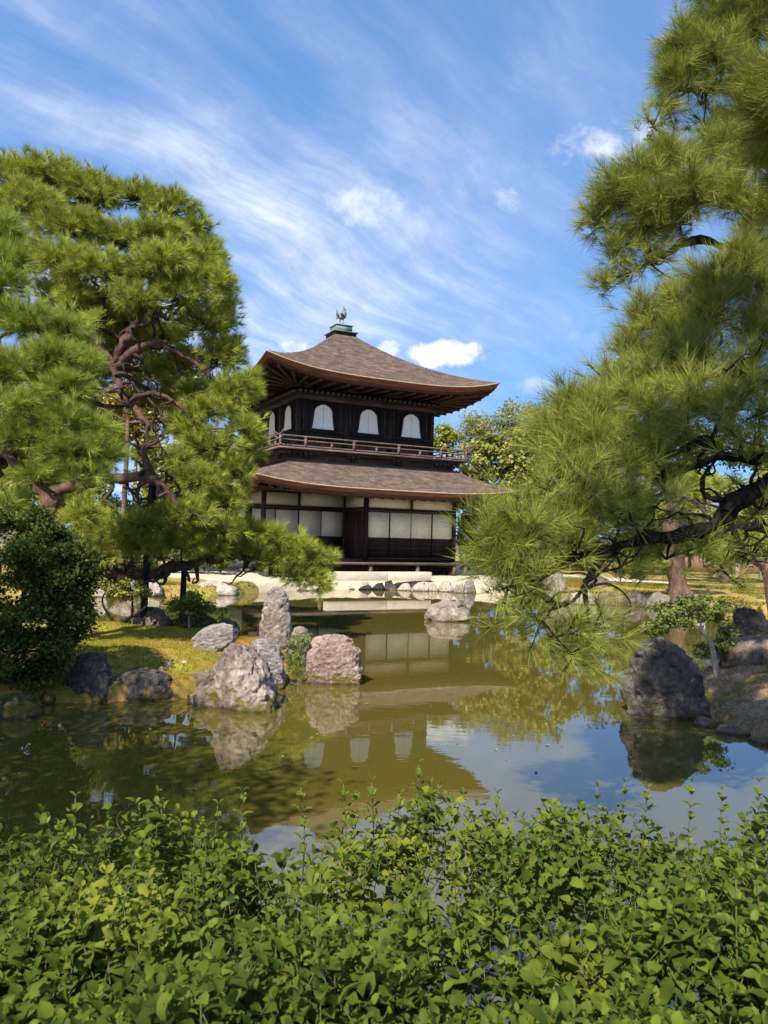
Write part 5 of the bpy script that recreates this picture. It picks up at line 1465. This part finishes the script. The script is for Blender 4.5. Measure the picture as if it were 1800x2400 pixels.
Pm = np.column_stack([r_.uniform(-13, 16, 90000), r_.uniform(19.5, 31, 90000)])
zm, wm_ = land(Pm)
ds = sdf(Pm, FAR_LAND)
sandz = (Pm[:, 0] > -8.6) & (Pm[:, 0] < 4.2) & (Pm[:, 1] > 24.5)
nzs = fbm(np.column_stack([Pm * .8, 0 * zm]), 21, 3)
keep = (wm_ == 4) & ~sandz & (nzs + .55 * np.exp(-np.abs(ds) / .5) > .02)
C = np.column_stack([Pm[keep], zm[keep]])
V, F, t = needles(C, np.tile([0, 0, 1.0], (len(C), 1)) + r_.normal(0, .35, (len(C), 3)), .10, 3, .022, 1.0, r_, 0.1, 0)
o = obj('ground_cover', mesh_np('ground_cover', V, F, False, t), GROUNDC)
o['kind'] = 'stuff'
tag(o, 'low grass and moss tufts along the far banks', 'ground cover')

Pf = np.column_stack([r_.uniform(-3.5, 4, 260), r_.uniform(5, 24, 260)])
keep = (land(Pf)[0] < -.3)
Pf = np.column_stack([Pf[keep], np.full(keep.sum(), .004)])
V, F = leaf_quads(Pf, unit(np.tile([0, 0, 1.0], (len(Pf), 1)) + r_.normal(0, .03, (len(Pf), 3))), .045, r_, .6)
V[:, 2] = np.maximum(V[:, 2], .002)
o = obj('floating_leaves', mesh_np('floating_leaves', V, F, False, np.repeat(r_.uniform(0, 1, len(Pf)), 4)), LITTER)
o['kind'] = 'stuff'
tag(o, 'tiny fallen leaves floating on the pond', 'leaves')

# ------------------------------------------------------------------ foreground hedge
def leaf_mesh(name, L, W, fold, curl, r_):
    rows = np.array([0, .18, .52, .82, 1.0])
    wid = np.array([.06, .60, 1.0, .74, .03]) * W / 2
    V = []
    for t, w_ in zip(rows, wid):
        x = t * L
        z = -curl * L * t * t + .10 * L * math.sin(t * 2.4)
        for s_ in (-1, 0, 1):
            V.append((x, s_ * w_, z + fold * abs(s_) * w_ + r_.normal(0, .004 * L)))
    F = [(i * 3 + j, (i + 1) * 3 + j, (i + 1) * 3 + j + 1, i * 3 + j + 1) for i in range(4) for j in range(2)]
    return np.array(V), np.array(F)


r_ = np.random.default_rng(12)
LEAVES = [leaf_mesh('leaf', 1.0, .50 + .14 * (k % 3), .25 + .15 * (k % 2), .10 + .14 * (k % 4), r_) for k in range(8)]
LEAFMESH = []
for k in range(24):
    V, F = LEAVES[k % 8]
    me = mesh_np('leaf', V, F, True, np.full(len(V), np.clip(r_.normal(.5, .25), 0, 1)))
    me.materials.append(HEDGE)
    LEAFMESH.append(me)
hedge = tag(empty('hedge', (0, 2.0, .25)), 'leafy green foreground hedge with upright sprigs along the near edge of the pond', 'hedge')
H0 = np.array([0, 2.0, .25])


def hedge_top(x, y):
    far_ = 2.95 + .20 * x + .14 * np.sin(x * 3.1) + .1 * np.sin(x * 7.3 + 1)
    q = (y - far_)
    z = 1.04 - .115 * (y - 1.0) + .055 * np.sin(x * 4.2 + y * 2.1) + .045 * np.sin(x * 9.1 - y * 6.3) + .03 * np.sin(y * 13 + x * 5)
    return z - .9 * np.clip(q + .1, 0, 1) ** 1.4, q


def frame(d, up):
    d = d / np.linalg.norm(d)
    s = np.cross(up, d)
    n_ = np.linalg.norm(s)
    s = s / n_ if n_ > 1e-4 else np.array([1.0, 0, 0])
    return np.column_stack([d, s, np.cross(d, s)])


leaf_list = []           # (position, 3x3 frame, size, variant)
stems = MB()


def shoot(p, d, ln, nodes, size, phase, keep_stem=True, taper=.55, rad=.0017):
    d = d / np.linalg.norm(d)
    bend = r_.normal(0, .10, 3)
    P = curve([p - d * ln, p - d * ln * .5 + bend * ln * .4, p], 6)
    if keep_stem:
        stems.tube(P[::2] - H0, np.linspace(rad, rad * .6, 3), 4)
    for k in range(nodes):
        t = 1 - k / max(1, nodes) * .9
        q = P[int(round(t * 5))] if k else p
        q = P[0] + (P[-1] - P[0]) * t if k else p
        s_ = size * (taper + (1 - taper) * min(1.0, k / 1.6))
        for m_ in (0, 1):
            a = phase + k * 1.57 + m_ * math.pi + r_.normal(0, .25)
            ref = np.cross(d, (0.2, 0.9, 0.1))
            ref /= np.linalg.norm(ref)
            b = np.cross(d, ref)
            rad_ = ref * math.cos(a) + b * math.sin(a)
            el = (1.05 if k == 0 else .62 - .18 * k) + r_.normal(0, .18)
            ld = rad_ * math.cos(el) + d * math.sin(el)
            fr_ = frame(ld, d + r_.normal(0, .15, 3))
            leaf_list.append((q + ld * .004, fr_, s_ * r_.uniform(.8, 1.15), r_.integers(8)))


ns = 0
while ns < 3200:
    y = r_.uniform(.78, 3.75) if r_.uniform() < .68 else r_.uniform(.85, 1.9)
    x = r_.uniform(-.60, .60) * (y + .45)
    if r_.uniform() > .55 + .45 * (y / 3.2):
        pass
    zt, q = hedge_top(x, y)
    if q > .22 or vnoise(np.array([[x * 3.2, y * 3.2, 0]]), 5)[0] < -.80:
        continue
    zt += r_.normal(0, .028)
    lean = np.array([r_.normal(0, .35), r_.normal(0, .35) + .15 * (q > -.3), 1.0])
    shoot(np.array([x, y, zt]), lean, r_.uniform(.14, .26), r_.integers(3, 6), r_.choice([.034, .042, .050, .060]), r_.uniform(0, 6.3))
    ns += 1
    if ns % 2 == 0:                                      # older shoots lower down fill the hedge
        shoot(np.array([x + r_.normal(0, .04), y + r_.normal(0, .04), zt - r_.uniform(.09, .24)]), np.array([r_.normal(0, .5), r_.normal(0, .5), 1.0]), r_.uniform(.10, .2), 4, r_.uniform(.048, .064), r_.uniform(0, 6.3))
SPRIGS = [(905, 1652, 1840, 3.0), (1075, 1716, 1800, 3.0), (1047, 1742, 1800, 3.0), (742, 1694, 1790, 2.95), (803, 1690, 1790, 2.95), (770, 1706, 1790, 2.9), (650, 1700, 1800, 2.9), (522, 1712, 1800, 2.85), (470, 1740, 1800, 2.8), (862, 1718, 1800, 2.9), (163, 1724, 1810, 2.5), (92, 1756, 1810, 2.45), (348, 1748, 1800, 2.7), (1290, 1700, 1790, 3.2), (1350, 1690, 1780, 3.2), (1400, 1704, 1780, 3.1), (1495, 1690, 1780, 3.2), (1560, 1706, 1780, 3.2), (1640, 1690, 1800, 2.9), (1215, 1738, 1800, 3.1), (1190, 1736, 1810, 3.0), (672, 1868, 2090, 1.75), (692, 1890, 2100, 1.7), (905, 1730, 1900, 2.5), (445, 1790, 1900, 2.3), (1630, 1850, 2050, 1.9), (1590, 1900, 2100, 1.7), (980, 1860, 1960, 2.1)]
for (sx, t0, b0, D) in SPRIGS:
    p, b = at(sx, t0, D), at(sx + r_.normal(0, 8), b0 + 90, D)
    sp = MB().tube(curve([b - H0, (p + b) / 2 + r_.normal(0, .006, 3) - H0, p - H0], 8), np.linspace(.0026, .0015, 8), 6).build('sprig', STEMG, hedge, True)
    ln = np.linalg.norm(p - b)
    nn = max(2, int(ln / .05))
    for k in range(nn + 1):
        t = 1 - k / (nn + .6)
        q = b + (p - b) * t
        for m_ in (0, 1):
            a = k * 1.57 + m_ * math.pi + r_.normal(0, .2)
            el = (1.0 if k == 0 else .75) + r_.normal(0, .15)
            ld = np.array([math.cos(a) * math.cos(el), math.sin(a) * math.cos(el), math.sin(el)])
            o = obj('leaf', LEAFMESH[r_.integers(24)], None, sp)
            fm = frame(ld, np.array([0, 0, 1.0]))
            s_ = (.030 if k == 0 else .046) * r_.uniform(.85, 1.15)
            mw = Matrix([list(fm[i] * s_) + [float((q - H0)[i])] for i in range(3)] + [[0, 0, 0, 1]])
            o.matrix_local = mw
stems.build('stems', STEMG, hedge, True, kind='stuff')
# the nearest leaves are pieces of their own, the rest one mass
score = [sz / lp[1] * (1 + .8 * (lp[2] - .8)) if abs(lp[0]) < .5 * lp[1] and lp[1] > .9 else 0 for lp, _, sz, _ in leaf_list]
order = np.argsort(score)[::-1]
big = set(order[:300].tolist())
Vs, Fs, ts, off = [], [], [], 0
for i, (lp, fm, sz, vr) in enumerate(leaf_list):
    if i in big:
        o = obj('leaf', LEAFMESH[vr + 8 * int(r_.integers(3))], None, hedge)
        o.matrix_local = Matrix([list(fm[j] * sz) + [float((lp - H0)[j])] for j in range(3)] + [[0, 0, 0, 1]])
    else:
        V, F = LEAVES[vr]
        Vs.append((V * sz) @ fm.T + lp - H0)
        Fs.append(F + off)
        off += len(V)
        ts.append(np.full(len(V), np.clip(r_.normal(.5, .27), 0, 1)))
obj('foliage', mesh_np('foliage', np.vstack(Vs), np.vstack(Fs), True, np.concatenate(ts)), HEDGE, hedge, kind='stuff')
